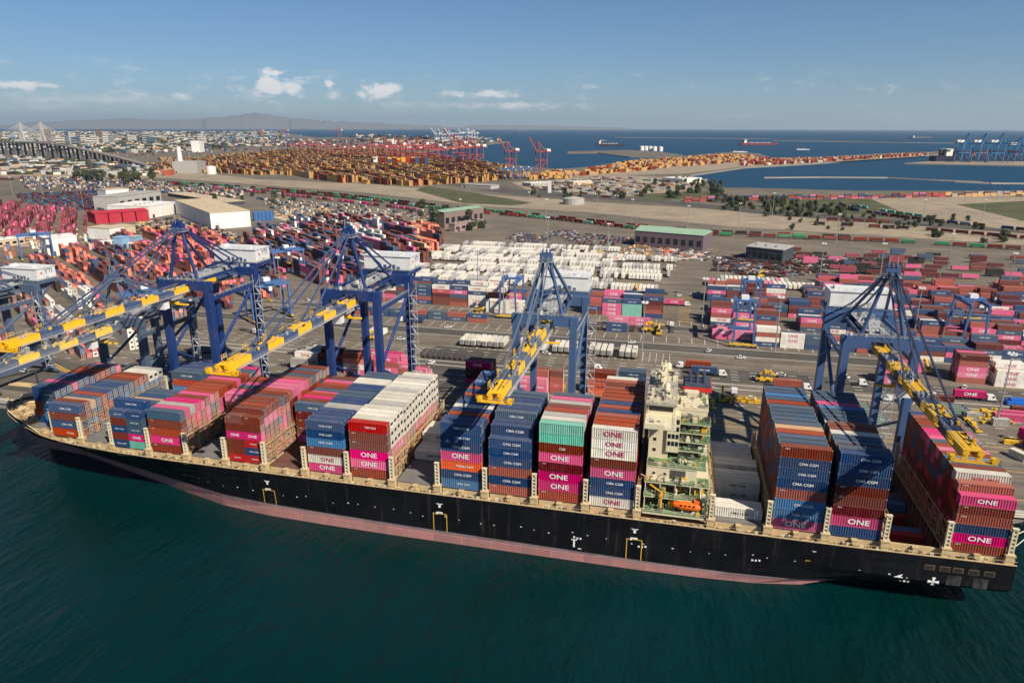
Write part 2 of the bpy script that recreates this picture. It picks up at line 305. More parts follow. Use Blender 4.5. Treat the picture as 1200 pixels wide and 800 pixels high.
def ground_material(name, c0, c1, c2, s1=.02, s2=.25, stain=.5, slabs=False):
    m = bpy.data.materials.new(name); m.use_nodes = True; nt = m.node_tree; N = nt.nodes; L = nt.links; b = N['Principled BSDF']
    b.inputs['Roughness'].default_value = .9; b.inputs['Specular IOR Level'].default_value = .2
    tc = N.new('ShaderNodeTexCoord')
    def noise(sc, det, r=.6, vec=None):
        n = N.new('ShaderNodeTexNoise'); n.inputs['Scale'].default_value = sc; n.inputs['Detail'].default_value = det; n.inputs['Roughness'].default_value = r; L.new(vec or tc.outputs['Object'], n.inputs['Vector']); return n.outputs[0]
    def mix(f, a, bb, lo, hi, mx):
        mr = N.new('ShaderNodeMapRange'); mr.inputs[1].default_value = lo; mr.inputs[2].default_value = hi; mr.inputs[4].default_value = mx; L.new(f, mr.inputs[0])
        q = N.new('ShaderNodeMix'); q.data_type = 'RGBA'; L.new(mr.outputs[0], q.inputs[0])
        for i, v in ((6, a), (7, bb)):
            if isinstance(v, tuple): q.inputs[i].default_value = v
            else: L.new(v, q.inputs[i])
        return q.outputs[2]
    mp = N.new('ShaderNodeMapping'); mp.inputs['Scale'].default_value = (.12, 1, 1); L.new(tc.outputs['Object'], mp.inputs[0])
    c = mix(noise(s1, 6), c0, c1, .4, .62, 1); c = mix(noise(s2, 6, .7), c, c2, .5, .75, stain); c = mix(noise(.22, 5, .65, mp.outputs[0]), c, c2, .46, .64, stain*1.3)
    if slabs:
        br = N.new('ShaderNodeTexBrick'); br.inputs['Scale'].default_value = 1.0; br.inputs['Brick Width'].default_value = 22; br.inputs['Row Height'].default_value = 7.3; br.inputs['Mortar Size'].default_value = .09; br.inputs['Color1'].default_value = (1.1, 1.1, 1.1, 1); br.inputs['Color2'].default_value = (.82, .82, .82, 1); br.inputs['Mortar'].default_value = (.6, .6, .6, 1); L.new(tc.outputs['Object'], br.inputs['Vector'])
        q = N.new('ShaderNodeMix'); q.data_type = 'RGBA'; q.blend_type = 'MULTIPLY'; q.inputs[0].default_value = .8; L.new(c, q.inputs[6]); L.new(br.outputs[0], q.inputs[7]); c = q.outputs[2]
        m3 = N.new('ShaderNodeMapping'); m3.inputs['Scale'].default_value = (.012, .9, 1); L.new(tc.outputs['Object'], m3.inputs[0]); c = mix(noise(1.0, 4, .6, m3.outputs[0]), c, c2, .52, .62, .75)
    L.new(c, b.inputs['Base Color']); return m
asphalt = ground_material('terminal_paving', (.215, .178, .134, 1), (.165, .138, .104, 1), (.085, .072, .058, 1), slabs=True)
dark_asph = ground_material('dark_asphalt', (.085, .076, .066, 1), (.062, .057, .051, 1), (.13, .115, .095, 1))
apron_m = ground_material('quay_concrete', (.19, .162, .128, 1), (.23, .195, .152, 1), (.09, .078, .064, 1), slabs=True)
tan_m = ground_material('dry_gravel', (.36, .285, .20, 1), (.29, .23, .165, 1), (.17, .145, .10, 1), .008, .06, .75)
grass_m = ground_material('dry_grass', (.075, .085, .036, 1), (.14, .115, .062, 1), (.035, .05, .02, 1), .03, .12, .8)
land_m = ground_material('city_ground', (.185, .155, .12, 1), (.135, .118, .092, 1), (.075, .072, .05, 1), .004, .03, .7)
conc_m = mat('concrete_edge', (.42, .39, .34, 1), .85, grime=.5, gscale=.2)
rock_m = mat('rock_fill', (.24, .22, .19, 1), .95, grime=.6, gscale=.05)

def shore(pts, z=0.0): return [G(u, v, z) for u, v in pts]
QY = 50.0
main = [Vector((-2500, QY, 0)), Vector((1500, QY, 0)), Vector((2600, 900, 0))]
main += shore([(1300, 224), (1200, 226), (1000, 226), (900, 223), (845, 222), (824, 215), (808, 207), (872, 197.5), (950, 193), (1005, 189), (1075, 184.5), (1108, 181), (1100, 178.5), (1040, 180.5), (960, 185), (905, 186),
               (890, 181), (858, 179), (800, 184), (742, 188.5), (690, 197), (640, 201), (574, 197), (530, 189), (490, 180), (545, 172.5), (598, 167), (560, 163.5), (470, 161), (370, 161.5), (335, 156.5), (320, 154.6)])
far_l = G(-500, 153.6, 0); main += [far_l, Vector((-9000, 3000, 0))]
b = MB(); b.prism([(p.x, p.y) for p in main], -4, 4.0, 0, 1)
b.build('terminal_ground', [rock_m, land_m], kind='structure')
def patch(name, pts, z, m, world_pts=False):
    q = MB(); q.poly([(p[0], p[1], z) for p in (pts if world_pts else [G(u, v, 4) for u, v in pts])]); o = q.build(name, m, kind='structure')
    me = o.data
    if me.polygons[0].normal.z < 0: me.flip_normals()
    return o
patch('container_yard_paving', [(-1200, 92), (1200, 92), (1000, 700), (150, 720), (-60, 760), (-330, 860), (-900, 1000), (-1100, 700)], 4.02, asphalt, True)
patch('quay_apron', [(-1200, 51.2), (1200, 51.2), (1200, 97), (-1200, 97)], 4.04, apron_m, True)
patch('yard_road', [(-230, 191), (900, 191), (900, 203), (-230, 203)], 4.05, dark_asph, True)
patch('yard_road', [(-130, 232), (900, 232), (900, 242), (-130, 242)], 4.05, dark_asph, True)
patch('quay_road', [(120, 150), (900, 150), (900, 168), (120, 168)], 4.05, dark_asph, True)
patch('yard_road', [(-10, 92), (34, 92), (36, 170), (-10, 170)], 4.045, dark_asph, True)
patch('parking_tarmac', [(-330, 60), (-158, 60), (-150, 84), (-176, 100), (-330, 118)], 4.06, dark_asph, True)
patch('rail_yard_gravel', [(-20, 207), (200, 209), (430, 226), (560, 241), (690, 249), (850, 265), (1230, 289), (1230, 268), (860, 247), (700, 237), (560, 227), (400, 212.5), (200, 201), (-20, 196)], 4.06, tan_m)
patch('embankment', [(487, 223), (500, 218), (560, 227), (625, 238), (600, 241), (540, 238)], 4.12, grass_m)
patch('highway', [(430, 203), (600, 228), (760, 237), (900, 252), (1230, 276), (1230, 270), (900, 247), (760, 232.5), (610, 222), (450, 199.5)], 4.14, dark_asph)
patch('grass_field', [(880, 234), (990, 230.5), (1065, 239), (1010, 251), (930, 247)], 4.16, grass_m)
patch('sand_field', [(1020, 233), (1110, 229), (1230, 232), (1230, 275), (1120, 262), (1060, 250)], 4.18, tan_m)
patch('grass_field', [(1115, 240), (1230, 234), (1230, 262), (1190, 258)], 4.22, grass_m)
patch('grass_field', [(740, 228), (830, 224), (850, 229), (760, 236)], 4.2, grass_m)
patch('gravel_road', [(1085, 236), (1100, 235), (1195, 258), (1180, 259)], 4.26, tan_m)
patch('freight_lot', [(600, 214), (700, 204), (830, 210), (820, 222), (700, 234), (620, 224)], 4.1, tan_m)
patch('far_terminal_paving', [(150, 192), (300, 176), (450, 178), (570, 190), (680, 201), (660, 210), (480, 218), (300, 210)], 4.1, land_m)
patch('spit_paving', [(650, 207), (690, 199), (745, 190.5), (800, 186.5), (860, 182), (885, 184), (960, 187), (1090, 180.5), (1085, 183), (950, 191.5), (868, 196), (800, 204)], 4.3, tan_m)
# quay wall: coping, fenders, bollards
b = MB(); b.box(-1200, 1200, QY-.6, QY+1.2, 2.6, 4.3)
b.build('quay_coping', conc_m, label='long pale concrete coping along the edge of the quay', cat='quay wall')
fd = MB(); fd.box(-1, 1, -.9, 0, .4, 3.6); fd.box(-1.2, 1.2, -1.15, -.9, .2, 3.8)
fdm = fd.mesh('quay_fender', [dark_m])
for i in range(-26, 30):
    if -9 < i < 13: continue
    link('quay_fender', fdm, loc=(i*15+4, QY-.6, 0), label='black rubber fender on the quay wall beyond the ship', cat='fender', group='fenders on the quay wall')
bl = MB(); bl.lathe((0, 0), [(.5, 0), (.32, .15), (.28, .6), (.5, .75), (.5, .95), (0, 1.0)], 10); blm = bl.mesh('mooring_bollard', [mat('bollard_yellow', lin(205, 160, 30), .6, grime=.4)])
for x in range(-165, 260, 25): link('mooring_bollard', blm, loc=(x, QY+.45, 4.3), label='squat yellow mooring bollard on the quay edge', cat='bollard', group='bollards along the quay edge')
# painted markings and crane rails (thin sheets)
yel_p = mat('road_paint_yellow', lin(222, 170, 40), .7, grime=.35); wht_p = mat('road_paint_white', (.62, .60, .55, 1), .7, grime=.35)
mk = MB()
def strip(q, x0, x1, y0, y1, z=4.065): q.poly([(x0, y0, z), (x1, y0, z), (x1, y1, z), (x0, y1, z)])
for Y in (104, 112, 120, 128, 152.5, 156.5, 160.5, 165):
    for i in range(-30, 70): strip(mk, i*9, i*9+3.6, Y, Y+.45)
for Y in (140, 146): strip(mk, -230, 600, Y, Y+.7)
for Y in (190.4, 203.2, 231.5, 242.2): strip(mk, -200, 800, Y, Y+.5)
for i in range(-20, 60): strip(mk, i*7, i*7+.3, 207, 218); strip(mk, i*7, i*7+.3, 244, 254)
for i in range(-14, 20): strip(mk, i*3.4+50, i*3.4+50.22, 170, 186)
mk.build('white_lane_markings', wht_p, kind='structure')
mk = MB()
for Y in (58.5, 80, 96, 100.5): strip(mk, -150, 600, Y, Y+.35)
arc = [(-208, 104), (-190, 95), (-175, 88), (-160, 82.5), (-145, 79), (-120, 77)]
for off in (0, 1.6):
    for (x0, y0), (x1, y1) in zip(arc, arc[1:]): mk.poly([(x0, y0+off, 4.07), (x1, y1+off, 4.07), (x1, y1+off+.7, 4.07), (x0, y0+off+.7, 4.07)])
for i in range(12): strip(mk, 118, 126, 254+i*6, 254.6+i*6)
mk.build('yellow_lane_markings', yel_p, kind='structure')
mk = MB()
for Y in (54.0, 84.5): mk.box(-400, 600, Y-.25, Y+.25, 4.0, 4.09)
mk.build('crane_rails', mat('rail_steel', (.16, .13, .11, 1), .5, .5), label='pair of crane rails set along the quay', cat='crane rail')
# hills far inland
def hills(name, ridge, d0, d1, m):
    b = MB(); rows = 7; n = len(ridge); rr = random.Random(5)
    for j in range(rows):
        t = j/(rows-1); prof = math.sin(math.pi*min(1, t*1.0))**.8 if 0 < t < 1 else 0
        for i, (u, v) in enumerate(ridge):
            d = ray(u, 150.0); dn = Vector((d[0], d[1])).normalized(); D = d0+(d1-d0)*t
            P = (CAM[0]+dn.x*D, CAM[1]+dn.y*D); h = vz((CAM[0]+dn.x*(d0+d1)/2, CAM[1]+dn.y*(d0+d1)/2), v)
            b.v.append((P[0], P[1], max(0, h)*prof*(1 if j == rows//2 else rr.uniform(.75, .97)) if prof else -2))
    for j in range(rows-1):
        for i in range(n-1): b.f.append((j*n+i, j*n+i+1, (j+1)*n+i+1, (j+1)*n+i)); b.m.append(0)
    return b.build(name, m, kind='structure', smooth=True)
def ridge_line(keys, step=4, amp=.7, seed=1):
    rr = random.Random(seed); out = []; u = keys[0][0]
    while u <= keys[-1][0]:
        for (a, va), (c, vc) in zip(keys, keys[1:]):
            if a <= u <= c: out.append((u, va+(vc-va)*(u-a)/(c-a)+rr.uniform(-amp, amp)))
        u += step
    return out
hill_m = mat('hillside', (.15, .14, .12, 1), .95, grime=.5, gscale=.0008, grime_col=(.16, .14, .10, 1))
hills('mountain_range', ridge_line([(-400, 146), (-100, 149), (0, 147.5), (40, 143), (100, 141.5), (150, 139), (195, 141), (240, 139), (270, 136.5), (288, 134), (302, 132.2), (318, 134.5), (340, 138.5), (380, 141.5), (430, 143.5), (480, 146), (540, 149.5)]), 60000, 74000, hill_m)
hills('island_hills', ridge_line([(535, 150), (560, 146.5), (600, 147), (640, 147.5), (690, 148.5), (740, 150)], 4, .3, 2), 66000, 78000, hill_m)
# haze
hz = bpy.data.materials.new('sea_haze'); hz.use_nodes = True; nt = hz.node_tree; nt.nodes.clear()
o_ = nt.nodes.new('ShaderNodeOutputMaterial'); pv = nt.nodes.new('ShaderNodeVolumePrincipled'); pv.inputs['Color'].default_value = (.66, .83, 1, 1); pv.inputs['Density'].default_value = 1.5e-5; pv.inputs['Anisotropy'].default_value = .2
nt.links.new(pv.outputs[0], o_.inputs['Volume'])
b = MB(); e = FAR+3000; b.box(-e, e, -e, e, -6, 1750); hzo = b.build('haze', hz, kind='stuff')
# ------------------------------------------------------------------ the container ship
ZB = 17.5; YC = 22.5
hull_black = mat('hull_black', (.0035, .0042, .006, 1), .5, grime=.55, gscale=.12, grime_col=(.012, .013, .015, 1), spec=.22)
boot_pink = mat('boot_topping', lin(164, 112, 108), .75, grime=.85, gscale=.22, grime_col=(.20, .14, .13, 1))
cream = mat('ship_cream', lin(190, 166, 124), .65, grime=.45, gscale=.6, grime_col=(.26, .17, .09, 1)); cream2 = mat('ship_white', lin(206, 196, 166), .6, grime=.35, gscale=.5, grime_col=(.35, .27, .17, 1))
green_d = mat('deck_green', lin(98, 126, 88), .75, grime=.45, gscale=.5, grime_col=(.20, .24, .14, 1)); hatch_m = mat('hatch_grey', (.16, .15, .14, 1), .8, grime=.6, gscale=.35, grime_col=(.08, .07, .065, 1))
brown_m = mat('hold_brown', lin(96, 58, 46), .85, grime=.5, gscale=.4); lash_m = mat('lashing_grey', lin(178, 152, 108), .7, grime=.6, gscale=.8, grime_col=(.09, .06, .04, 1)); lash_d = mat('lashing_dark', (.05, .045, .04, 1), .8, grime=.3)
glass_m = mat('ship_glass', (.012, .016, .02, 1), .12, grime=.1); orange_b = mat('lifeboat_orange', lin(236, 104, 12), .4, grime=.2); yel_m = mat('gear_yellow', lin(214, 160, 26), .55, grime=.35); red_m = mat('gear_red', lin(196, 36, 30), .5, grime=.3)
def plate(m, strength, streak_col):
    """plate seams and vertical rust and wash streaks over a hull paint"""
    nt = m.node_tree; N = nt.nodes; L = nt.links; bs = N['Principled BSDF']; src = bs.inputs['Base Color'].links[0].from_socket
    tc = N.new('ShaderNodeTexCoord'); sp_ = N.new('ShaderNodeSeparateXYZ'); L.new(tc.outputs['Object'], sp_.inputs[0]); cb2 = N.new('ShaderNodeCombineXYZ'); L.new(sp_.outputs[0], cb2.inputs[0]); L.new(sp_.outputs[2], cb2.inputs[1])
    br = N.new('ShaderNodeTexBrick'); br.inputs['Scale'].default_value = 1; br.inputs['Brick Width'].default_value = 9; br.inputs['Row Height'].default_value = 2.4; br.inputs['Mortar Size'].default_value = .05; br.inputs['Color1'].default_value = (1.15, 1.15, 1.15, 1); br.inputs['Color2'].default_value = (.8, .8, .8, 1); br.inputs['Mortar'].default_value = (1.9, 1.9, 1.9, 1); L.new(cb2.outputs[0], br.inputs['Vector'])
    q = N.new('ShaderNodeMix'); q.data_type = 'RGBA'; q.blend_type = 'MULTIPLY'; q.inputs[0].default_value = .8; L.new(src, q.inputs[6]); L.new(br.outputs[0], q.inputs[7])
    mp = N.new('ShaderNodeMapping'); mp.inputs['Scale'].default_value = (.55, .05, 1); L.new(cb2.outputs[0], mp.inputs[0]); nz = N.new('ShaderNodeTexNoise'); nz.inputs['Scale'].default_value = 1; nz.inputs['Detail'].default_value = 6; nz.inputs['Roughness'].default_value = .7; L.new(mp.outputs[0], nz.inputs['Vector'])
    mr = N.new('ShaderNodeMapRange'); mr.inputs[1].default_value = .55; mr.inputs[2].default_value = .78; mr.inputs[4].default_value = strength; L.new(nz.outputs[0], mr.inputs[0])
    r = N.new('ShaderNodeMix'); r.data_type = 'RGBA'; L.new(mr.outputs[0], r.inputs[0]); L.new(q.outputs[2], r.inputs[6]); r.inputs[7].default_value = streak_col; L.new(r.outputs[2], bs.inputs['Base Color'])
plate(hull_black, .9, (.05, .038, .03, 1)); plate(boot_pink, .75, (.12, .075, .065, 1))
grey_band = mat('boot_upper_grey', lin(128, 112, 116), .7, grime=.7, gscale=.15, grime_col=(.08, .06, .06, 1)); plate(grey_band, .4, (.12, .10, .10, 1))
ship = thing('container_ship', 'long black-hulled container ship with pink waterline berthed at the quay', 'ship', (0, 0, 0))
WL = [(-115, 0), (-108, .7), (-97, 1.6), (-76, 7.3), (-49, 14.4), (-18.6, 22.6), (4, 23.7), (30, 24.3), (110, 24.3), (134, 23.6), (150, 21.8), (165, 16), (178, 9), (188, 2.5), (200, .4)]
DK = [(-127, 0), (-125.5, 4.2), (-122, 8), (-117, 11.2), (-110, 14.4), (-97, 18.6), (-81, 21.6), (-62, 23.4), (-39, 24.2), (0, 24.4), (165, 24.4), (201, 23.6)]
def ip(T, x):
    if x <= T[0][0]: return T[0][1]
    for (a, va), (c, vc) in zip(T, T[1:]):
        if x <= c: return va+(vc-va)*(x-a)/(c-a)
    return T[-1][1]
def zdeck(X): return 15.7+max(0, (-92-X))/35*3.0
def boot(X): return 3.2-.012*(X-96)
def hb(X, z, zd):
    t = max(0, min(1, z/zd)); w = t**1.25
    aft = max(0, min(1, (X-138)/34)); w = w*(1-aft)+aft*min(1, z/7.5)**.8
    return ip(WL, X)*(1-w)+ip(DK, X)*w
def hull_mesh():
    b = MB(); SEG = [0, .004, .010, .02, .032, .05, .07, .095, .12, .15, .19, .24, .3, .36, .42, .5, .58, .66, .74, .8, .85, .89, .92, .95, .975, 1.0]
    lv = [-3, 0, 'a', 'b', 6.6, 8.5, 11, 13.5, 'd']
    def pt(s, l, side):
        zt = {'a': 3.0, 'b': 4.0, 'd': 17.0}.get(l, l); zz = max(0, min(1, zt/16.5))
        xb = -115+(-127+115)*zz**1.2; xs = 201.0 if zt >= 5.5 else 201-(5.5-zt)*2.6
        X = xb+(xs-xb)*s; zd = zdeck(X); z = boot(X) if l == 'b' else boot(X)-.75 if l == 'a' else zd if l == 'd' else l
        h = hb(X, max(z, 0), zd) if s > 0 else 0
        if z < 0: h *= .93
        return (X, YC-h if side < 0 else YC+h, z)
    for side in (-1, 1):
        i0 = len(b.v); n = len(SEG); b.v += [pt(s, l, side) for l in lv for s in SEG]
        for j in range(len(lv)-1):
            for i in range(n-1):
                q = (i0+j*n+i, i0+j*n+i+1, i0+(j+1)*n+i+1, i0+(j+1)*n+i); b.f.append(q if side < 0 else q[::-1]); b.m.append((1 if j < 2 else 2) if j < 3 and b.v[q[0]][0] < 148 else 0)
    for j in range(len(lv)-1):                                  # transom
        a = pt(1, lv[j], -1); c = pt(1, lv[j], 1); d = pt(1, lv[j+1], 1); e_ = pt(1, lv[j+1], -1); b.poly([a, c, d, e_], 0)
    return b.mesh('hull', [hull_black, boot_pink, grey_band])
link('hull', hull_mesh(), ship)
def side_y(X, z): return YC-hb(X, z, zdeck(X))
BAYS = dict(A0=-102.5, A1=-88.3, A2=-75.0, B0=-61.4, B1=-46.8, B2=-32.6, C1=-18.4, C2=-4.5, D=9.35, E=23.55, F=38.0, G=52.2, H=66.6, I=81.1, J=95.6, K=129.5, L=143.9, M=158.0, N=172.2, O=186.2)
OPEN = ('N',)
# deck plating with the open hold left out
b = MB(); xs = [-126+i*3 for i in range(110)]; hole = (BAYS['N']-.2, BAYS['N']+12.6, .6, 44.4)
cuts = sorted(set([x for x in xs if x < 200.5]+[hole[0], hole[1], 200.8]))
for x0, x1 in zip(cuts, cuts[1:]):
    def yy(x, s): return YC+s*(hb(x, zdeck(x), zdeck(x))-.25)
    za, zc = zdeck(x0)-.5, zdeck(x1)-.5
    if x0 >= hole[0]-.01 and x1 <= hole[1]+.01:
        b.poly([(x0, yy(x0, -1), za), (x1, yy(x1, -1), zc), (x1, hole[2], zc), (x0, hole[2], za)]); b.poly([(x0, hole[3], za), (x1, hole[3], zc), (x1, yy(x1, 1), zc), (x0, yy(x0, 1), za)])
    else: b.poly([(x0, yy(x0, -1), za), (x1, yy(x1, -1), zc), (x1, yy(x1, 1), zc), (x0, yy(x0, 1), za)])
b.build('deck', mat('deck_plating', lin(150, 122, 92), .8, grime=.6, gscale=.3, grime_col=(.14, .075, .05, 1)), ship)
# cream sheer line: bulwark rail following the deck edge
for s in (-1, 1):
    b = MB()
    for x0, x1 in zip(xs, xs[1:]):
        if x1 > 201: break
        p = Vector((x0, YC+s*(hb(x0, zdeck(x0), zdeck(x0))-.12), zdeck(x0)+.05)); q = Vector((x1, YC+s*(hb(x1, zdeck(x1), zdeck(x1))-.12), zdeck(x1)+.05)); b.bar(p, q, .3, .22)
        if x0 > -90 and (x0//3) % 2 == 0: b.bar(p, p+Vector((0, 0, 1.0)), .1, .1)
        if x0 > -90: b.bar(p+Vector((0, 0, 1.0)), q+Vector((0, 0, 1.0)), .07, .07)
    b.build('gunwale_rail', cream, ship)
# bow bulwark, open forecastle with winches, mast
b = MB()
for s in (-1, 1):
    for x0, x1 in zip(xs, xs[1:]):
        if x1 > -94: break
        y0, y1 = (YC+s*(hb(x, zdeck(x), zdeck(x))-.1) for x in (x0, x1)); h0 = 1.6*min(1, max(.2, (-92-x0)/14)); h1 = 1.6*min(1, max(.2, (-92-x1)/14))
        for o in (0, -s*.25): b.poly([(x0, y0+o, zdeck(x0)), (x1, y1+o, zdeck(x1)), (x1, y1+o, zdeck(x1)+h1), (x0, y0+o, zdeck(x0)+h0)], 0 if o == 0 else 1)
        b.poly([(x0, y0, zdeck(x0)+h0), (x1, y1, zdeck(x1)+h1), (x1, y1-s*.25, zdeck(x1)+h1), (x0, y0-s*.25, zdeck(x0)+h0)], 1)
        b.hexa([(x0, y0-s*.25, zdeck(x0)-.4), (x0+.15, y0-s*.25, zdeck(x0)-.4), (x0+.15, y0-s*1.2, zdeck(x0)-.4), (x0, y0-s*1.2, zdeck(x0)-.4), (x0, y0-s*.25, zdeck(x0)+h0*.95), (x0+.15, y0-s*.25, zdeck(x0)+h0*.95), (x0+.15, y0-s*.4, zdeck(x0)+h0*.95), (x0, y0-s*.4, zdeck(x0)+h0*.95)], 1)
b.build('bow_bulwark', [hull_black, cream2], ship)
fm = MB(); fm.box(-1.2, 1.2, -.8, .8, 0, .4); fm.tube((-1.6, 0, 1), (1.6, 0, 1), .55, 10); fm.tube((-1.7, 0, 1), (-1.5, 0, 1), .95, 10); fm.tube((1.5, 0, 1), (1.7, 0, 1), .95, 10); fm.box(1.8, 2.8, -.6, .6, .2, 1.5)
wmesh = fm.mesh('mooring_winch', [cream])
for x, y in ((-117, 16), (-117, 29), (-112, 14), (-111, 22.5), (-111, 31), (-119, 22.5), (-107, 12), (-107, 33)): link('mooring_winch', wmesh, ship, (x, y, zdeck(x)-.5), R(rnd.choice((0, 90, 30))))
bo = MB(); bo.box(-.8, .8, -.35, .35, 0, .15); bo.tube((-.5, 0, .1), (-.5, 0, .9), .25, 8); bo.tube((.5, 0, .1), (.5, 0, .9), .25, 8); bom = bo.mesh('mooring_bitts', [cream])
for x in (-122, -119, -115, -110, -105):
    for s in (-1, 1): link('mooring_bitts', bom, ship, (x, YC+s*(hb(x, zdeck(x), zdeck(x))-2.0), zdeck(x)-.5))
b = MB(); b.tube((-114, YC, 17), (-114, YC, 31), .45, 8, 0, .25); b.bar((-114, YC-3, 27), (-114, YC+3, 27), .2); b.box(-115, -113, YC-.8, YC+.8, 22, 22.3); b.build('foremast', cream2, ship)
b = MB(); b.box(-105.4, -105, 6.5, 38.5, 16.2, 18.4); b.build('wave_breaker', cream, ship)
# hatch covers / coamings
for k, X in BAYS.items():
    n = 18
    hwid = min(22.2, ip(DK, X+1)-1.2)
    if k in OPEN: continue
    b = MB(); b.box(X+.2, X+12.0, YC-hwid, YC+hwid, zdeck(X)-1.5, 16.9, 0)
    nseg = 4; w = 2*hwid/nseg
    for i in range(nseg):
        b.box(X-.1, X+12.3, YC-hwid+i*w+.08, YC-hwid+(i+1)*w-.08, 16.9, 17.38, 1)
        for t in range(1, 4): b.box(X+.3, X+11.9, YC-hwid+i*w+t*w/4-.1, YC-hwid+i*w+t*w/4+.1, 17.38, 17.46, 1)
    b.build('hatch_cover', [cream, hatch_m if k != 'C2' else brown_m], ship)
# open hold with cell guides
X = BAYS['N']; b = MB(); x0, x1, y0, y1 = hole; zl = 8.5
for q in ([(x0, y0, zl), (x1, y0, zl), (x1, y1, zl), (x0, y1, zl)], [(x0, y0, zl), (x0, y1, zl), (x0, y1, 17), (x0, y0, 17)], [(x1, y1, zl), (x1, y0, zl), (x1, y0, 17), (x1, y1, 17)], [(x1, y0, zl), (x0, y0, zl), (x0, y0, 17), (x1, y0, 17)], [(x0, y1, zl), (x1, y1, zl), (x1, y1, 17), (x0, y1, 17)]): b.poly(q)
b.build('hold', brown_m, ship)
for i in range(18):
    y = y0+1.0+i*2.45
    for x in (x0+.2, x1-.2): b = MB(); b.bar((x, y, zl), (x, y, 17.2), .35, .5); b.build('cell_guide', mat('cell_guide', lin(120, 96, 78), .8, grime=.5), ship)
b = MB(); b.box(x0-.6, x0, y0-.6, y1+.6, 15, 17.2); b.box(x1, x1+.5, y0-.6, y1+.6, 15, 17.2); b.box(x0, x1, y0-.6, y0, 15, 17.2); b.box(x0, x1, y1, y1+.6, 15, 17.2); b.build('hatch_coaming', cream, ship)
stuff = [(X+6.1, y0+1.25+i*2.45, zl, 12, 2.4, 2.6*rnd.choice((0, 0, 1, 1, 2)), 0, rnd.choice(CK[:10])) for i in range(4, 18)]
stuff_boxes('hold_cargo', [s for s in stuff if s[5] > 0], ship)
# lashing bridges between bays, with slotted end posts on cream pedestals
def lashing(h, y0, y1):
    b = MB(); n = int((y1-y0)/5.0); dy = (y1-y0)/n
    for i in range(n+1):
        y = y0+i*dy
        for x in (-.3, .3): b.box(x-.09, x+.09, y-.14, y+.14, 0, h, 0)
        if i < n:
            for z0, z1 in ((.1, h*.45), (h*.5, h*.9)):
                b.bar((-.3, y+.2, z0), (-.3, y+dy-.2, z1), .13, .13, 0); b.bar((.3, y+dy-.2, z0), (.3, y+.2, z1), .13, .13, 0)
            b.bar((.3, y+.2, .1), (.3, y+dy-.2, h*.45), .11, .11, 0)
    for z in (h*.46, h*.92): b.box(-.32, .32, y0, y1, z-.06, z, 0); b.bar((-.42, y0, z+.9), (-.42, y1, z+.9), .07, .07, 0); b.bar((.42, y0, z+.9), (.42, y1, z+.9), .07, .07, 0)
    return b
def post(h):
    b = MB()
    for s in (-1, 1): b.box(s*.48-.14, s*.48+.14, -.35, .35, 0, h)
    nz = 6
    for i in range(nz+1): b.box(-.36, .36, -.33, .33, i*h/nz-.0+(.001 if i else 0), i*h/nz+.38)
    b.box(-.7, .7, -.5, .5, h+.38, h+.55); return b
pm = post(6.6).mesh('slotted_post', [cream2]); lbm = {}
ped = MB(); ped.box(-1.0, 1.0, -.8, .9, 0, 3.2); ped.box(-1.15, 1.15, -.95, 1.0, 2.9, 3.25); pedm = ped.mesh('post_pedestal', [cream]); half = MB(); half.box(-.55, .55, -.6, .6, 0, 2.1); half.box(-.75, .75, -.7, .7, 1.9, 2.15); halfm = half.mesh('container_pedestal', [cream])
gaps = [BAYS[k]-1.05 for k in ('A1', 'A2', 'B0', 'B1', 'B2', 'C1', 'C2', 'D', 'E', 'F', 'G', 'H', 'I', 'J')]+[108.9, 128.4]+[BAYS[k]-1.05 for k in ('L', 'M', 'N', 'O')]+[199.3]
for x in gaps:
    ya = max(.3, side_y(x, 15.5)+1.9); yb = 45-ya
    key = round(ya, 1)
    if key not in lbm: lbm[key] = lashing(6.9, ya, yb).mesh('lashing_bridge', [lash_m])
    link('lashing_bridge', lbm[key], ship, (x, 0, ZB-.1))
    for s, y in ((1, ya-.9), (-1, yb+.9)):
        link('post_pedestal', pedm, ship, (x, y, 15.05)); link('slotted_post', pm, ship, (x, y-.1, 18.3))
for k, X in BAYS.items():
    for s in (-1, 1):
        y = YC+s*(hb(X+6, 15, 15.7)-1.4); link('container_pedestal', halfm, ship, (X+6.1, y, 15.1))
# small gear along the side passage, too small to pick apart
b = MB(); rr = random.Random(3)
for i in range(520):
    x = rr.uniform(-86, 199); y = side_y(x, 15.6)+rr.uniform(.5, 1.5); w = rr.uniform(.15, .55); h = rr.uniform(.3, 1.1)
    b.box(x-w, x+w, y-.2, y+.2, 15.2, 15.2+h, rr.choice((0, 0, 1, 1, 2, 3)))
for i in range(70):
    x = rr.uniform(-122, -104); y = YC+rr.uniform(-.8, .8)*ip(DK, x); w = rr.uniform(.2, .8); b.box(x-w, x+w, y-.3, y+.3, zdeck(x)-.5, zdeck(x)+rr.uniform(0, .7), rr.choice((0, 1, 1, 3)))
b.build('deck_gear', [cream, cream2, lash_d, hatch_m], ship, kind='stuff')
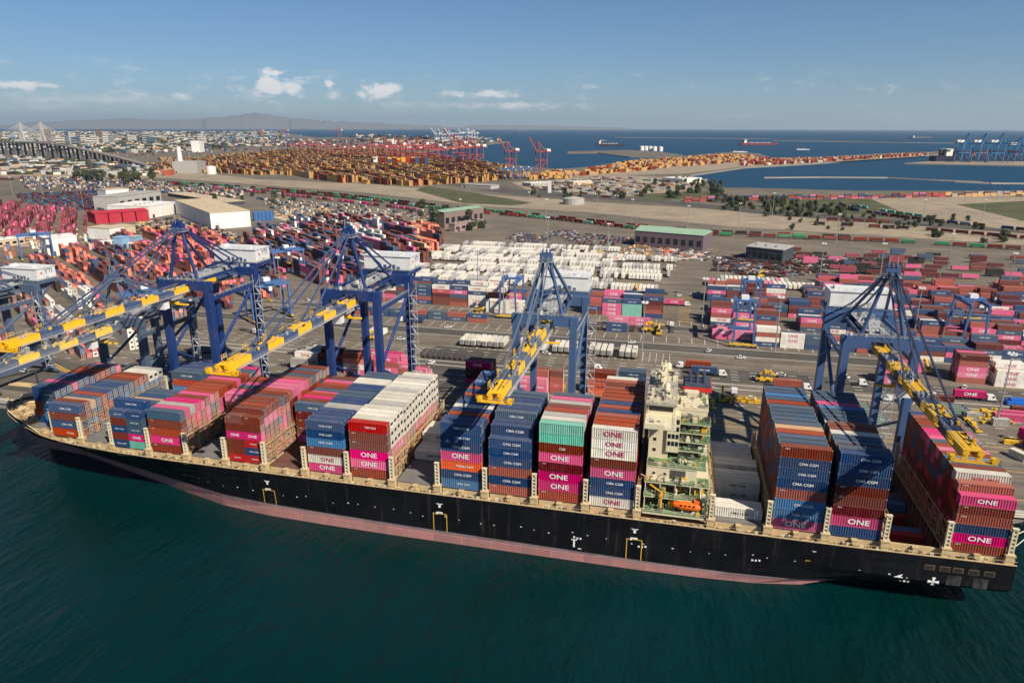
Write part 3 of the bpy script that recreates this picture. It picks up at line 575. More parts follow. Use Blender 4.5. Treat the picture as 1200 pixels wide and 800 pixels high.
# hull markings: tug marks with yellow pilot-ladder frames, draught figures, thruster cross
wm = MB()
def hull_poly(q, pts, m=0): q.poly([(x, side_y(x, z)-.07, z) for x, z in pts], m)
def rect(q, x, z, w, h, m=0): hull_poly(q, [(x-w/2, z-h/2), (x+w/2, z-h/2), (x+w/2, z+h/2), (x-w/2, z+h/2)], m)
yellow_l = mat('hull_mark_yellow', lin(200, 160, 50), .6, grime=.3)
for u in (316, 516, 744, 961):
    P = G(u, 600, 9); 
    d = ray(u, 596 if u < 400 else 620); t = (-1.9-CAM[1])/d[1]; X = CAM[0]+d[0]*t
    q = MB(); rect(q, X, 12.2, .7, 1.3); hull_poly(q, [(X-1.1, 12.9), (X+1.1, 12.9), (X, 12.2)]); rect(q, X, 9.9, 1.8, .5); rect(q, X-.9, 9.6, .5, .8); q.build('tug_mark', white_t, ship)
    q = MB(); rect(q, X-2, (boot(X)+9.4)/2, .25, 9.4-boot(X)); rect(q, X+2.1, (boot(X)+9.4)/2, .25, 9.4-boot(X)); rect(q, X, 9.5, 4.4, .25); q.build('ladder_frame', yellow_l, ship)
q = MB()
for i in range(46):
    x = -60+i*5.4+rr.uniform(-2, 2)
    if x < 190: rect(q, x, 8.6+rr.uniform(-.7, .7), rr.uniform(.2, .6), rr.uniform(.15, .3))
for x in (-112+8, 92, 110, 140, 176): 
    for i in range(3): rect(q, x+i*.9, 7.6+rr.uniform(-.2, .2), .5, .6)
rect(q, 92, 5.6, .5, 2.2); rect(q, 92, 6.9, 1.6, .3); rect(q, 93.6, 4.2, 1.0, .3)
q.build('hull_figures', white_t, ship)
q = MB()
for c, s in ((1, 0), (0, 1), (-1, 0), (0, -1)):
    hull_poly(q, [(183.5-s*.16, 8.6+c*.16), (183.5+s*.16, 8.6-c*.16), (183.5+c*1.3+s*.42, 8.6+s*1.3-c*.42), (183.5+c*1.3-s*.42, 8.6+s*1.3+c*.42)][::-1])
q.build('thruster_cross', white_t, ship)
q = MB(); hull_poly(q, [(174.4, 8.6), (176.4, 8.6), (176.4, 8.85), (174.4, 8.85)]); hull_poly(q, [(174.8, 8.85), (175.9, 8.85), (176.3, 9.7), (175.8, 9.5), (175.2, 9.2)]); q.build('propeller_mark', white_t, ship)
pbm = mat('port_rim', lin(96, 72, 48), .6, grime=.3)
for x in (182, 185.5, 188.5, 192, 195.5):
    q = MB(); y = side_y(x, 12.6)-.06; q.box(x-1.2, x+1.2, y-.05, y+.1, 11.9, 13.3, 0); q.box(x-1.0, x+1.0, y-.09, y+.1, 12.05, 13.15, 1); q.build('mooring_port', [pbm, dark_m], ship)
for x, z in ((188, 13.4), (194, 13.2)):
    b = MB(); b.box(x-1.6, x+1.6, side_y(x, 9)-.055, side_y(x, 9)+.2, 8.2, 11.0); b.build('side_plate', mat('plate_grey', (.012, .012, .014, 1), .6, grime=.6, gscale=.5), ship)
b = MB(); b.box(197.5, 201, .2, 44.8, 15.2, 16.4); b.build('stern_platform', cream, ship)
# superstructure --------------------------------------------------------------
acc = ship
def part(name, m, fn, parent=acc, **k): q = MB(); fn(q); return q.build(name, m, parent, **k)
x0, x1 = 110.6, 126.6
def house(q):
    q.box(x0, x1, 8.2, 43, 15.2, ZB+8, 0); q.box(x0, x0+13.5, 5.2, 43.5, ZB+7.6, ZB+11.3, 0)
part('lower_house', [cream2], house)
part('promenade_deck', [green_d, cream2], lambda q: (q.box(x0-.3, x1+1, 2.6, 44, ZB+7.6, ZB+7.75, 1), q.box(x0-.2, x1+.9, 2.7, 8, ZB+7.75, ZB+7.8, 0)))
part('boat_deck', [green_d, cream2], lambda q: (q.box(x0-.3, x1+1, -.6, 8.2, ZB-.2, ZB+.2, 1), q.box(x0-.2, x1+.9, -.5, 8.2, ZB+.2, ZB+.25, 0), q.box(x0-.3, x1+1, 1.6, 8.2, ZB+3.7, ZB+3.85, 1), q.box(x0-.2, x1+.9, 1.7, 8.2, ZB+3.85, ZB+3.9, 0)))
part('upper_green_deck', [green_d, cream2], lambda q: (q.box(x0-.1, x1, 5.0, 43.6, ZB+11.3, ZB+11.45, 1), q.box(x0, x1-.1, 5.1, 43.5, ZB+11.45, ZB+11.5, 0)))
for y, z, a, c in ((2.6, 7.8, x0-.3, x1+1), (5.0, 11.5, x0, x1), (-.6, .25, x0-.3, x1+1), (1.6, 3.9, x0-.3, x1+1)):
    q = MB(); q.rail((a, y+.08, ZB+z), (c, y+.08, ZB+z)); q.rail((c, y+.1, ZB+z), (c, y+5, ZB+z)); q.build('guard_rail', cream2, acc)
q = MB()
for x in (x0, x0+4, x0+8, x0+12, x1+.7):
    for y, za, zc in ((-.3, .2, 7.6), (1.8, .2, 3.8), (2.8, 3.9, 7.6)): q.bar((x, max(y, 2.75) if zc > 7 else y, ZB+za), (x, max(y, 2.75) if zc > 7 else y, ZB+zc), .22)
q.build('deck_pillars', cream2, acc)
tw = part('tower', [cream2], lambda q: (q.box(x0, x0+5.4, 10.4, 36, ZB+11.5, ZB+25, 0), q.box(x0+5.4, x1-.5, 14.5, 36, ZB+11.5, ZB+25, 0)))
def win(x, y, z, w=.9, h=.9):
    q = MB(); q.box(x-w/2-.1, x+w/2+.1, y-.06, y+.04, z-h/2-.1, z+h/2+.1, 0); q.box(x-w/2, x+w/2, y-.085, y+.04, z-h/2, z+h/2, 1); q.build('window', [cream2, glass_m], tw)
for z in (14, 17.2, 20.4): win(x0+1.6, 10.4, ZB+z)
for z in (13.6, 16.4, 19.2, 22):
    for x in (x0+7, x0+10, x0+13): win(x, 14.5, ZB+z)
for x in (x0+2.0, x0+5, x0+8): win(x, 5.2, ZB+9.4, .7, .7)
for i in range(5):
    z = ZB+11.5+i*2.75
    q = MB(); q.box(x0+8.2, x1+.4, 10.2, 14.5, z, z+.14, 1); q.box(x0+8.3, x1+.3, 10.3, 14.5, z+.14, z+.18, 0); q.rail((x0+8.2, 10.3, z+.16), (x1+.3, 10.3, z+.16), n=6); q.rail((x1+.3, 10.3, z+.16), (x1+.3, 14.4, z+.16), n=3)
    q.build('side_gallery', [green_d, cream2], acc)
    q = MB(); a = Vector((x0+9+(i % 2)*5.2, 12, z+.2)); c = Vector((x0+9+((i+1) % 2)*5.2, 12, z+2.75)); q.bar(a, c, .9, .12); q.rail(a+Vector((0, -.4, 0)), c+Vector((0, -.4, 0)), n=4)
    if i < 4: q.build('stair_flight', cream2, acc)
part('window_bay', [cream2, glass_m], lambda q: (q.box(x0+4.8, x0+8.2, 9.6, 14, ZB+14, ZB+25, 0), [q.box(x0+5.1+j*1.05, x0+5.9+j*1.05, 9.52, 9.7, ZB+16+i*2.2, ZB+17.3+i*2.2, 1) for i in range(4) for j in range(3)]))
brg = part('bridge_house', [cream2, mat('roof_worn', lin(158, 152, 138), .8, grime=.6, gscale=.5)], lambda q: (q.box(x0-1.2, x0+7, -.8, 45.8, ZB+25, ZB+25.3, 0), q.box(x0-.9, x0+6.5, 9, 36, ZB+25.3, ZB+28.3, 0), q.box(x0-1.3, x0+7, 8, 37, ZB+28.3, ZB+28.6, 1), q.box(x0-1.2, x0+4, -.8, 3, ZB+25.3, ZB+26.4, 0)))
q = MB(); q.box(x0-1.0, x0+6.6, 9.3, 35.7, ZB+26.3, ZB+27.6); q.box(x0-.5, x0+6, 8.93, 36.1, ZB+26.3, ZB+27.6); q.build('bridge_windows', glass_m, brg)
q = MB(); q.rail((x0-1.1, -.7, ZB+25.3), (x0+7, -.7, ZB+25.3)); q.rail((x0+6.9, -.7, ZB+25.3), (x0+6.9, 9, ZB+25.3)); q.rail((x0-1.1, -.7, ZB+25.3), (x0-1.1, 9, ZB+25.3)); q.rail((x0-1.2, 8.1, ZB+28.6), (x0+7, 8.1, ZB+28.6)); q.build('wing_rail', cream2, brg)
def mast(q):
    q.tube((x0+3, 24, ZB+28.6), (x0+3, 24, ZB+36), .5, 8, 0, .25)
    for z, w in ((30.5, 3), (32.5, 3.6), (34.5, 1.8)): q.box(x0+2.2, x0+3.8, 24-w, 24+w, ZB+z, ZB+z+.2); q.bar((x0+2, 24-w*.8, ZB+z+.6), (x0+2, 24+w*.8, ZB+z+.6), .35, .25)
    for y in (12, 15, 30, 33): q.tube((x0+4, y, ZB+28.6), (x0+4, y, ZB+31), .15, 6); q.lathe((x0+4, y), [(.1, ZB+30.6), (.8, ZB+31.1), (.9, ZB+31.8), (.5, ZB+32.4), (0, ZB+32.6)], 10)
part('radar_mast', cream2, mast, acc)
fun = part('funnel', [mat('funnel_dark', lin(60, 66, 84), .5, grime=.3), red_m, cream2], lambda q: (q.box(x0+9, x1+.5, 27, 36, ZB+25, ZB+28, 0), q.box(x0+8.6, x1+.8, 26.6, 36.4, ZB+26.2, ZB+27.4, 1), [q.tube((x0+10.5+i*2, 30+j*3, ZB+28), (x0+10.5+i*2, 30+j*3, ZB+30), .55, 8, 0) for i in range(3) for j in range(2)]))
part('roof_platform', [cream2, green_d], lambda q: (q.box(x0+6.9, x1-.3, 14.4, 27, ZB+25, ZB+25.4, 0), q.box(x0+8, x1-2, 17, 22, ZB+25.4, ZB+26.4, 0), q.box(x0+9, x1-3, 23, 26, ZB+25.4, ZB+27, 0)))
q = MB(); q.rail((x0+7, 14.5, ZB+25.4), (x1-.4, 14.5, ZB+25.4)); q.rail((x1-.4, 14.5, ZB+25.4), (x1-.4, 26, ZB+25.4)); q.build('guard_rail', cream2, acc)
# lifeboat under its davit
lb = MB(); sec = [(-4.2, .15, .2), (-3.6, .75, .75), (-2.2, 1.2, 1.15), (0, 1.3, 1.25), (2.2, 1.2, 1.15), (3.6, .75, .8), (4.2, .15, .2)]
for (xa, wa, ha), (xc, wc, hc) in zip(sec, sec[1:]):
    for k in range(10):
        t0, t1 = 2*math.pi*k/10, 2*math.pi*(k+1)/10
        lb.poly([(xa, wa*math.cos(t0), ha*math.sin(t0)), (xa, wa*math.cos(t1), ha*math.sin(t1)), (xc, wc*math.cos(t1), hc*math.sin(t1)), (xc, wc*math.cos(t0), hc*math.sin(t0))])
lb.box(1.6, 3.0, -.6, .6, .8, 1.9)
lbo = lb.build('lifeboat', orange_b, acc, loc=(122.2, 1.3, ZB+2.6), smooth=False)
q = MB(); [q.box(i*1.1-1.9, i*1.1-1.4, -1.33, 1.33, .35, .7) for i in range(4)]; q.build('lifeboat_windows', glass_m, lbo)
dv = MB()
for x in (119, 125.4): dv.bar((x, 3.2, ZB+.2), (x, 3.2, ZB+6.2), .35); dv.bar((x, 3.2, ZB+6.2), (x, .6, ZB+5.6), .3); dv.bar((x, .9, ZB+5.5), (x, 1.3, ZB+3.8), .08)
dv.build('davit', cream2, acc)
cr = MB(); cr.tube((115, .9, ZB+.2), (115, .9, ZB+6), .35, 8); cr.bar((115, .9, ZB+6), (111.8, .6, ZB+8.2), .3); cr.box(114.5, 115.5, .4, 1.4, ZB+4.6, ZB+5.4); cr.build('provision_crane', yel_m, acc)

# pipes, boxes and rafts crowding the decks of the house: too small to pick apart
b = MB(); rr = random.Random(8)
def clutter(n, xa, xb, ya, yb, z, hmax, cols=(0, 0, 1, 2, 3)):
    for _ in range(n):
        x, y = rr.uniform(xa, xb), rr.uniform(ya, yb); w, d, h = rr.uniform(.1, .7), rr.uniform(.1, .6), rr.uniform(.3, hmax)
        if rr.random() < .3: b.bar((x, y, z+rr.uniform(.2, 1.2)), (x+rr.uniform(-2.5, 2.5), y+rr.uniform(-.5, .5), z+rr.uniform(.2, 2.2)), .14, .14, rr.choice(cols))
        else: b.box(x-w, x+w, y-d, y+d, z, z+h, rr.choice(cols))
x0, x1 = 110.6, 126.6
for i in range(5): clutter(20, x0+8.4, x1, 10.4, 14.3, ZB+11.7+i*2.75, 1.9, (0, 0, 1, 2, 3, 4))
clutter(26, x0+.5, x1, 5.3, 9.8, ZB+11.5, 1.6); clutter(30, x0, x1, 2.8, 5, ZB+7.8, 1.7); clutter(40, x0, x1, 1.9, 7.5, ZB+3.9, 2.6); clutter(46, x0, x1, 0, 7.5, ZB+.25, 2.8)
clutter(60, x0-1, x0+6.6, 8.4, 36.5, ZB+28.6, 1.4, (0, 0, 0, 4, 2)); clutter(50, x0+7, x1-.5, 14.6, 27, ZB+25.4, 1.8, (0, 0, 1, 4)); clutter(10, x0-1, x0+3.5, -.6, 2.8, ZB+25.4, 1.2, (0, 4))
b.build('house_fittings', [cream2, green_d, lash_d, yel_m, hatch_m], ship, kind='stuff')
for i in range(3):
    q = MB(); q.tube((-.7, 0, .5), (.7, 0, .5), .42, 10); q.box(-.5, .5, -.4, .4, 0, .2); q.build('life_raft', cream2, ship, loc=(x0+2+i*1.9, 3.4, ZB+7.85))
q = MB(); [q.bar((x0+10.5, 6, ZB+11.6+k*.55), (x0+13.2, 6, ZB+11.6+k*.55), .1, .1) for k in range(6)]; q.box(x0+6.5, x0+10.5, 5.0, 5.16, ZB+8.4, ZB+10.8); q.build('cargo_net_frame', lash_d, ship)
# ------------------------------------------------------------------ containers aboard
WARM = ['rust', 'brown', 'magenta', 'maroon', 'pink', 'rust', 'red', 'slate', 'brown']; COOL = ['navy', 'slate', 'navy', 'steel', 'navy', 'slate', 'rust', 'brown']
MIX = ['navy', 'slate', 'rust', 'brown', 'magenta', 'pink', 'maroon', 'steel', 'white', 'red', 'grey', 'navy', 'brown', 'rust']
S = lambda s: [{'n': 'navy', 's': 'slate', 'l': 'steel', 'm': 'magenta', 'p': 'pink', 'r': 'rust', 'b': 'brown', 'R': 'red', 'd': 'maroon', 'w': 'white', 'g': 'grey', 't': 'teal', 'o': 'orange', 'a': 'tan', '.': None}[c] for c in s]
# per bay: tier height, tiers per row (water side first), colours of the outboard face (bottom up), roof colours row by row, filler palette
def T(*runs): return [t for n, t in runs for _ in range(n)]
PLAN = dict(
    A0=(2.75, T((3, 0), (1, 5), (11, 5), (3, 0)), 'Rlnns', '...nnspsnnbrbspmrr', COOL),
    A1=(2.9, T((1, 0), (16, 4), (1, 0)), 'rnbn', '.sbasrnsnnsbrbwwg.', COOL),
    A2=(2.9, T((10, 0), (7, 1), (1, 0)), '', '', COOL),
    B0=(2.62, T((1, 5), (1, 6), (6, 5), (4, 3), (5, 6), (1, 5)), 'nbnbn', 'snnsansslsbsssnsns', COOL),
    B1=(2.9, [5]*18, 'bmrbs', 'spgmmbprrrbrpbrssm', WARM),
    B2=(2.7, T((8, 0), (7, 5), (3, 4)), '', '........ppbspbrspb', WARM),
    C1=(2.9, [6]*18, 'RbbmbbR', 'pbrbbsbrpppprsbsbb', WARM),
    C2=(2.8, T((7, 0), (11, 5)), '', '.......sbmrpsbrpsb', WARM),
    D=(2.8, T((15, 6), (3, 6)), 'mwblnn', 'snnnggnnssnnnwwsss', COOL),
    E=(3.0, [6]*18, 'rmmbbR', 'RwwwwggwwwgwwwwgwW'.replace('W', 'w'), ['white', 'white', 'rust', 'magenta', 'red']),
    F=(2.9, T((6, 0), (1, 1), (2, 1), (4, 2), (5, 1)), '', '......wwwwwwwwwwww', ['white']),
    G=(2.9, [7]*18, 'lnomnnn', 'snnrnwnlnrnrnslnnl', COOL),
    H=(2.85, T((1, 6), (2, 7), (7, 8), (8, 4)), 'rnrnnn', 'snnsnsnsnsnnssnnss', COOL),
    I=(2.94, T((10, 8), (8, 5)), 'rmmdmbtt', 'twgrpbgpspbbrnsrbb', WARM),
    J=(2.97, T((16, 8), (2, 5)), 'wnnmbwww', 'wrrrnrrnrrbrrbrwbb', WARM),
    K=(2.9, T((1, 0), (2, 1), (2, 0), (3, 2), (1, 1), (2, 2), (7, 1)), '', '.wwwwwwwwwwwwwwwww', ['white']),
    L=(2.88, [8]*18, 'mllrnnnb', 'asssrassssssrrslss', ['maroon', 'brown', 'navy', 'slate', 'maroon', 'rust']),
    M=(2.88, [8]*18, 'nmdbbnnn', 'ssbsswbbwssslapsss', ['maroon', 'brown', 'navy', 'slate', 'rust']),
    O=(2.6, T((1, 6), (17, 7)), 'rmnrbm', 'prwbslbprspmmbrbrn', ['maroon', 'magenta', 'maroon', 'brown', 'navy', 'maroon', 'red']))
BAYNAME = {}
fwd = ['J', 'I', 'H', 'G', 'F', 'E', 'D', 'C2', 'C1', 'B2', 'B1', 'B0', 'A2', 'A1', 'A0']
for i, k in enumerate(fwd): BAYNAME[k] = ORD[i+1]+' bay ahead of bridge'
for i, k in enumerate(['K', 'L', 'M', 'N', 'O']): BAYNAME[k] = ORD[i+1]+' bay behind bridge'
order = ['A0', 'A1', 'A2', 'B0', 'B1', 'B2', 'C1', 'C2', 'D', 'E', 'F', 'G', 'H', 'I', 'J', None, 'K', 'L', 'M', 'N', 'O']
def top_of(k, r):
    if k is None or k not in PLAN or r < 0 or r > 17: return 0
    return row_h(k, r)*PLAN[k][1][r]+base_of(k)
def base_of(k): return -.3 if k == 'O' else 0.0
def row_h(k, r):
    h = PLAN[k][0]*(1+((hash((k, r)) if False else (ord(k[0])*31+len(k)*7+r*57) % 11)-5)*.0045)
    if k == 'C1' and r == 0: return 2.6
    if k == 'O': return 2.58 if r == 0 else 2.5 if r == 1 else 2.76
    return h
crr = random.Random(21); SHIPC = []
for bi, k in enumerate(order):
    if k is None or k == 'N': continue
    h0, rows, face, roofs, pal = PLAN[k]; X = BAYS[k]; fore, aft = order[bi-1] if bi else None, order[bi+1] if bi+1 < len(order) else None
    for r in range(18):
        nt_ = rows[r]; h = row_h(k, r); z0 = ZB+base_of(k)
        first = next((q for q in range(18) if rows[q]), 0)
        for t in range(nt_):
            top = t == nt_-1; zt = base_of(k)+(t+1)*h
            front = r == 0 or top_of(k, r-1) < zt-.6*h
            ea = top_of(aft, r) < zt-.5*h; ef = top_of(fore, r) < zt-.5*h
            if k == 'J': ea = False
            if k == 'K': ef = False
            col = None
            if r == first and t < len(face): col = S(face)[t]
            if top and col is None and r < len(roofs): col = S(roofs)[r]
            if col is None: col = crr.choice(pal)
            if k == 'E' and r > 0: col = 'white' if t >= 3 and not (top and S(roofs)[r] == 'grey') else ('grey' if top else crr.choice(['rust', 'magenta', 'pink', 'rust', 'red', 'brown']))
            if k in ('F', 'K'): col = 'white'
            sc = (12.19*h*.80 if front else 0)+(12.19*2.44*.50 if top else 0)+(2.44*h*(.62 if X < 95 else 0) if ea else 0)+(2.44*h*.5 if ef and X > 110 else 0)
            P = (X+6.1, r*2.5+1.22, z0+t*h); d = np.linalg.norm(np.array(P)-CAM)
            two = (k == 'B0' and r == 0) or (k == 'C1' and r == 0)
            if k == 'A0' and r == 3: SHIPC.append(dict(k=k, r=r, t=t, n=nt_, col=['navy', 'steel', 'navy', 'slate', 'slate'][t], P=(X+9.2, P[1], P[2]), h=h, L=6.06, sc=sc/2/d/d, front=True, top=top, ea=ea, half='short ')); continue
            if two:
                for j in range(2):
                    c2 = (S('nbnbn')[t], S('tmssn')[t])[j] if k == 'B0' else (S('Rbbmbb')[t], S('RnRmbb')[t])[j]
                    SHIPC.append(dict(k=k, r=r, t=t, n=nt_, col=c2, P=(X+3.03+j*6.13, P[1], P[2]), h=h, L=6.06, sc=sc/2/d/d, front=front, top=top, ea=ea and j == 1, half=('short forward ', 'short after ')[j]))
            else: SHIPC.append(dict(k=k, r=r, t=t, n=nt_, col=col, P=P, h=h, L=12.19, sc=sc/d/d, front=front, top=top, ea=ea, half=''))
# ------------------------------------------------------------------ ship-to-shore cranes
def crane_colours(tag, blue, boomb, yellow=(236, 182, 18)):
    return dict(blue=mat('crane_blue_'+tag, lin(*blue), .5, grime=.3, gscale=.25, grime_col=(.10, .11, .13, 1)), boomb=mat('boom_blue_'+tag, lin(*boomb), .5, grime=.3, gscale=.4), yel=mat('boom_yellow_'+tag, lin(*yellow), .5, grime=.25, gscale=.5, grime_col=(.30, .20, .06, 1)),
                white=mat('house_white', (.66, .66, .64, 1), .5, grime=.25, gscale=.3), grey=mat('walkway_grey', (.42, .43, .43, 1), .6, .2, .3))
def sts_crane(X, zp, zb_, za, cc, tip, label, house=True, w=10.0, cab_y=-20, group='ship-to-shore cranes on the quay', stub=False, Y0=54.0, seg=8.3, back=46, rz=0):
    """x along the quay, y = 0 at the waterside rail, landside rail at 30.5; z from quay level"""
    t = thing('quay_crane', label, 'crane', (X, Y0, 4.09), rz, group); zp -= 4; zb_ -= 4; za -= 4
    def P(name, m, fn, parent=t): q = MB(); fn(q); return q.build(name, m, parent)
    gl = 30.5
    for sx in (-1, 1):
        for y in (0, gl):
            top = zp if y == 0 else zp+(.5 if house else 0)
            lg = P('leg', cc['blue'], lambda q: (q.hexa([(sx*w-1.1, y-1.3, 4.2), (sx*w+1.1, y-1.3, 4.2), (sx*w+1.1, y+1.3, 4.2), (sx*w-1.1, y+1.3, 4.2), (sx*w-1.15, y-1.5, top), (sx*w+1.15, y-1.5, top), (sx*w+1.15, y+1.5, top), (sx*w-1.15, y+1.5, top)])))
            bg = P('bogie', [cc['blue'], dark_m], lambda q: (q.box(sx*w-4.2, sx*w+4.2, y-.6, y+.6, 1.0, 1.9, 0), q.hexa([(sx*w-3, y-.7, 1.9), (sx*w+3, y-.7, 1.9), (sx*w+3, y+.7, 1.9), (sx*w-3, y+.7, 1.9), (sx*w-1, y-.8, 4.2), (sx*w+1, y-.8, 4.2), (sx*w+1, y+.8, 4.2), (sx*w-1, y+.8, 4.2)], 0)))
            for i in range(6):
                q = MB(); x = sx*w-3.6+i*1.45; q.tube((x, y-.3, .55), (x, y+.3, .55), .55, 10); q.build('wheel', dark_m, bg)
        P('side_sill', cc['blue'], lambda q: q.box(sx*w-.7, sx*w+.7, 1.3, gl-1.3, zp*.155, zp*.155+2.0))
        P('side_tie', cc['blue'], lambda q: q.box(sx*w-.6, sx*w+.6, 1.5, gl-1.5, zp-7.5, zp-6.0))
        m_ = zp*.5
        P('diagonal_brace', cc['blue'], lambda q: q.tube((sx*w, 1.0, m_), (sx*w, gl-1, zp-7), .62, 8)); P('diagonal_brace', cc['blue'], lambda q: q.tube((sx*w, 1.0, m_-1), (sx*w, gl-1, zp*.2), .5, 8))
    for y in (0, gl):
        P('sill_beam', cc['blue'], lambda q: q.box(-w+1.1, w-1.1, y-.8, y+.8, 6.0, 8.2))
        P('portal_beam', cc['blue'], lambda q: (q.box(-w-1.6, -3.1, y-1.25, y+1.25, zp-3.2, zp+.35), q.box(3.1, w+1.6, y-1.25, y+1.25, zp-3.2, zp+.35), q.box(-3.1, 3.1, y-1.2, y+1.2, zp-1.0, zp+.3)))
    # boom in alternating blocks, then the landside girder; twin box girders with the trolley gap between
    bo = P('boom', cc['boomb'], lambda q: [q.box(sx*1.38-.45, sx*1.38+.45, tip+1, 2.0, zb_-1.05, zb_+.65) for sx in (-1, 1)])
    y = tip; i = 0
    while y < 9:
        y1 = y+(seg if i else seg*1.25); m = cc['yel'] if i % 2 == 0 else cc['boomb']
        P('boom_panel', m, lambda q: ([q.box(sx*1.38-.52, sx*1.38+.52, y, y1, zb_-1.15, zb_+.75) for sx in (-1, 1)], q.box(-1.8, 1.8, y+.8, y+1.5, zb_+.2, zb_+.7), q.box(-1.8, 1.8, y1-1.5, y1-.8, zb_+.2, zb_+.7), q.box(-1.92, 1.92, y+.02, y1-.02, zb_+.75, zb_+.86)), bo)
        y = y1; i += 1
    P('boom_tip', cc['yel'], lambda q: (q.box(-4.6, 4.6, tip-.9, tip+.3, zb_-1.6, zb_-1.42), q.rail((-4.8, tip-1, zb_-1.3), (4.8, tip-1, zb_-1.3)), q.box(-4.4, -3.4, tip-1.0, tip+.4, zb_-1.3, zb_-.3), q.box(3.4, 4.4, tip-1.0, tip+.4, zb_-1.3, zb_-.3), q.rail((-4.8, tip+.6, zb_-1.3), (-2.6, tip+.6, zb_-1.3), n=3), q.rail((-4.8, tip-1, zb_-1.3), (-4.8, tip+.6, zb_-1.3), n=3), q.rail((4.8, tip-1, zb_-1.3), (4.8, tip+.6, zb_-1.3), n=3), [q.tube((sx*1.4, tip-.3, zb_+.4), (sx*1.4, tip-.1, zb_+.4), .7, 10) for sx in (-1, 1)]))
    P('boom_walkway', cc['grey'], lambda q: (q.box(2.3, 3.1, tip+3, gl+10, zb_-1.0, zb_-.92), q.rail((3.1, tip+3, zb_-.92), (3.1, gl+10, zb_-.92), n=24, t=.06), q.rail((-1.9, tip+3, zb_+.86), (-1.9, 6, zb_+.86), n=18, t=.06), q.rail((1.9, tip+3, zb_+.86), (1.9, 6, zb_+.86), n=18, t=.06)))
    P('girder', cc['boomb'], lambda q: [q.box(sx*1.75-.6, sx*1.75+.6, y+.02, gl+back-30, zb_-1.3, zb_+1.0) for sx in (-1, 1)])
    for sx in (-1, 1):
        for yy in (0.0, gl): P('girder_hanger', cc['blue'], lambda q: q.box(sx*2.9-.4, sx*2.9+.4, yy-.6, yy+.6, zb_-1.5, zp-.5))
    # A-frame
    for sx in (-1, 1):
        P('mast_leg', cc['blue'], lambda q: q.tube((sx*6.2, 0, zp), (sx*.9, .6, za), .62, 8)); P('mast_backleg', cc['blue'], lambda q: q.tube((sx*6.2, gl-7, zp-.2), (sx*1.0, 1.4, za-.6), .5, 8))
        P('inner_stay', cc['boomb'], lambda q: q.bar((sx*1.1, .3, za-.3), (sx*1.7, tip*.42, zb_+1.2), .42, .42)); P('outer_stay', cc['boomb'], lambda q: q.bar((sx*.9, .3, za), (sx*1.7, tip*.80, zb_+1.2), .42, .42))
        P('back_stay', cc['blue'], lambda q: q.bar((sx*.9, 1, za), (sx*2.4, gl+6, zp+1.2), .5, .5))
    P('mast_head', [cc['blue'], cc['grey']], lambda q: (q.box(-2.0, 2.0, -.4, 2.2, za-1.2, za+.9, 0), q.box(-2.6, 2.6, -1.2, 3, za-1.9, za-1.75, 1), q.rail((-2.6, -1.2, za-1.75), (2.6, -1.2, za-1.75), m=1), q.rail((2.6, -1.2, za-1.75), (2.6, 3, za-1.75), m=1), [q.tube((x, .8, za+.9), (x, .8, za+4.2), .1, 5, 1) for x in (-1, 1.2)], [q.tube((x-.2, 1, za+1.3), (x+.2, 1, za+1.3), 1.0, 10, 0) for x in (-1.2, 0, 1.2)]))
    P('mast_tie', cc['blue'], lambda q: (q.bar((-4, .4, zp+(za-zp)*.42), (4, .4, zp+(za-zp)*.42), .4), q.bar((-6.0, 1, zp+.6), (-6.0, gl-7, zp+.6), .7, .9), q.bar((6.0, 1, zp+.6), (6.0, gl-7, zp+.6), .7, .9)))
    P('top_walkway', cc['grey'], lambda q: (q.box(-3, 3, 2, gl, zp+.4, zp+.5), q.rail((-3, 2, zp+.5), (-3, gl, zp+.5), t=.1), q.rail((3, 2, zp+.5), (3, gl, zp+.5), t=.1), q.rail((-w, -1.5, zp+.4), (w, -1.5, zp+.4), t=.1), q.rail((w+1, 0, zp-6), (w+1, gl, zp-6), t=.1), [q.box(rnd.uniform(-2.5, 1.5), rnd.uniform(1.6, 2.6), yy, yy+1.6, zp+.5, zp+rnd.uniform(1.2, 2.2)) for yy in (4, 8, 13, 19, 24)]))
    if house:
        hs = P('machinery_house', cc['white'], lambda q: (q.box(-w+.4, w+.6, gl+1.8, gl+12.2, zp+1.6, zp+7.2), q.prism([(-w+.1, gl+1.4), (w+.9, gl+1.4), (w+.9, gl+12.6), (-w+.1, gl+12.6)], zp+7.2, zp+7.5), q.box(-w+2, -w+4, gl+5, gl+8, zp+7.5, zp+8.5), q.box(w-5, w-3.4, gl+4, gl+6, zp+7.5, zp+8.3)))
        P('house_base', cc['blue'], lambda q: (q.box(-w-.6, w+1.0, gl+1.2, gl+12.6, zp+.2, zp+1.4), q.box(-w-.6, w+1, gl+1.0, gl+2.0, zp-2.5, zp+.1), [q.bar((sx*(w-.6), gl, zp-9), (sx*(w-1), gl+11.5, zp+.2), .7) for sx in (-1, 1)]))
        P('house_rail', cc['grey'], lambda q: (q.rail((-w-.4, gl+1.3, zp+1.4), (w+.8, gl+1.3, zp+1.4), t=.1), q.rail((w+.9, gl+1.3, zp+1.4), (w+.9, gl+12, zp+1.4), t=.1), q.rail((-w+.2, gl+1.6, zp+7.5), (w+.7, gl+1.6, zp+7.5), t=.08)))
        P('house_panels', cc['boomb'] if X < 100 else cc['grey'], lambda q: [q.box(-w+7+i*1.9, -w+8.3+i*1.9, gl+1.70, gl+1.85, zp+1.9, zp+3.2+.7*(i % 2)) for i in range(5)], hs)
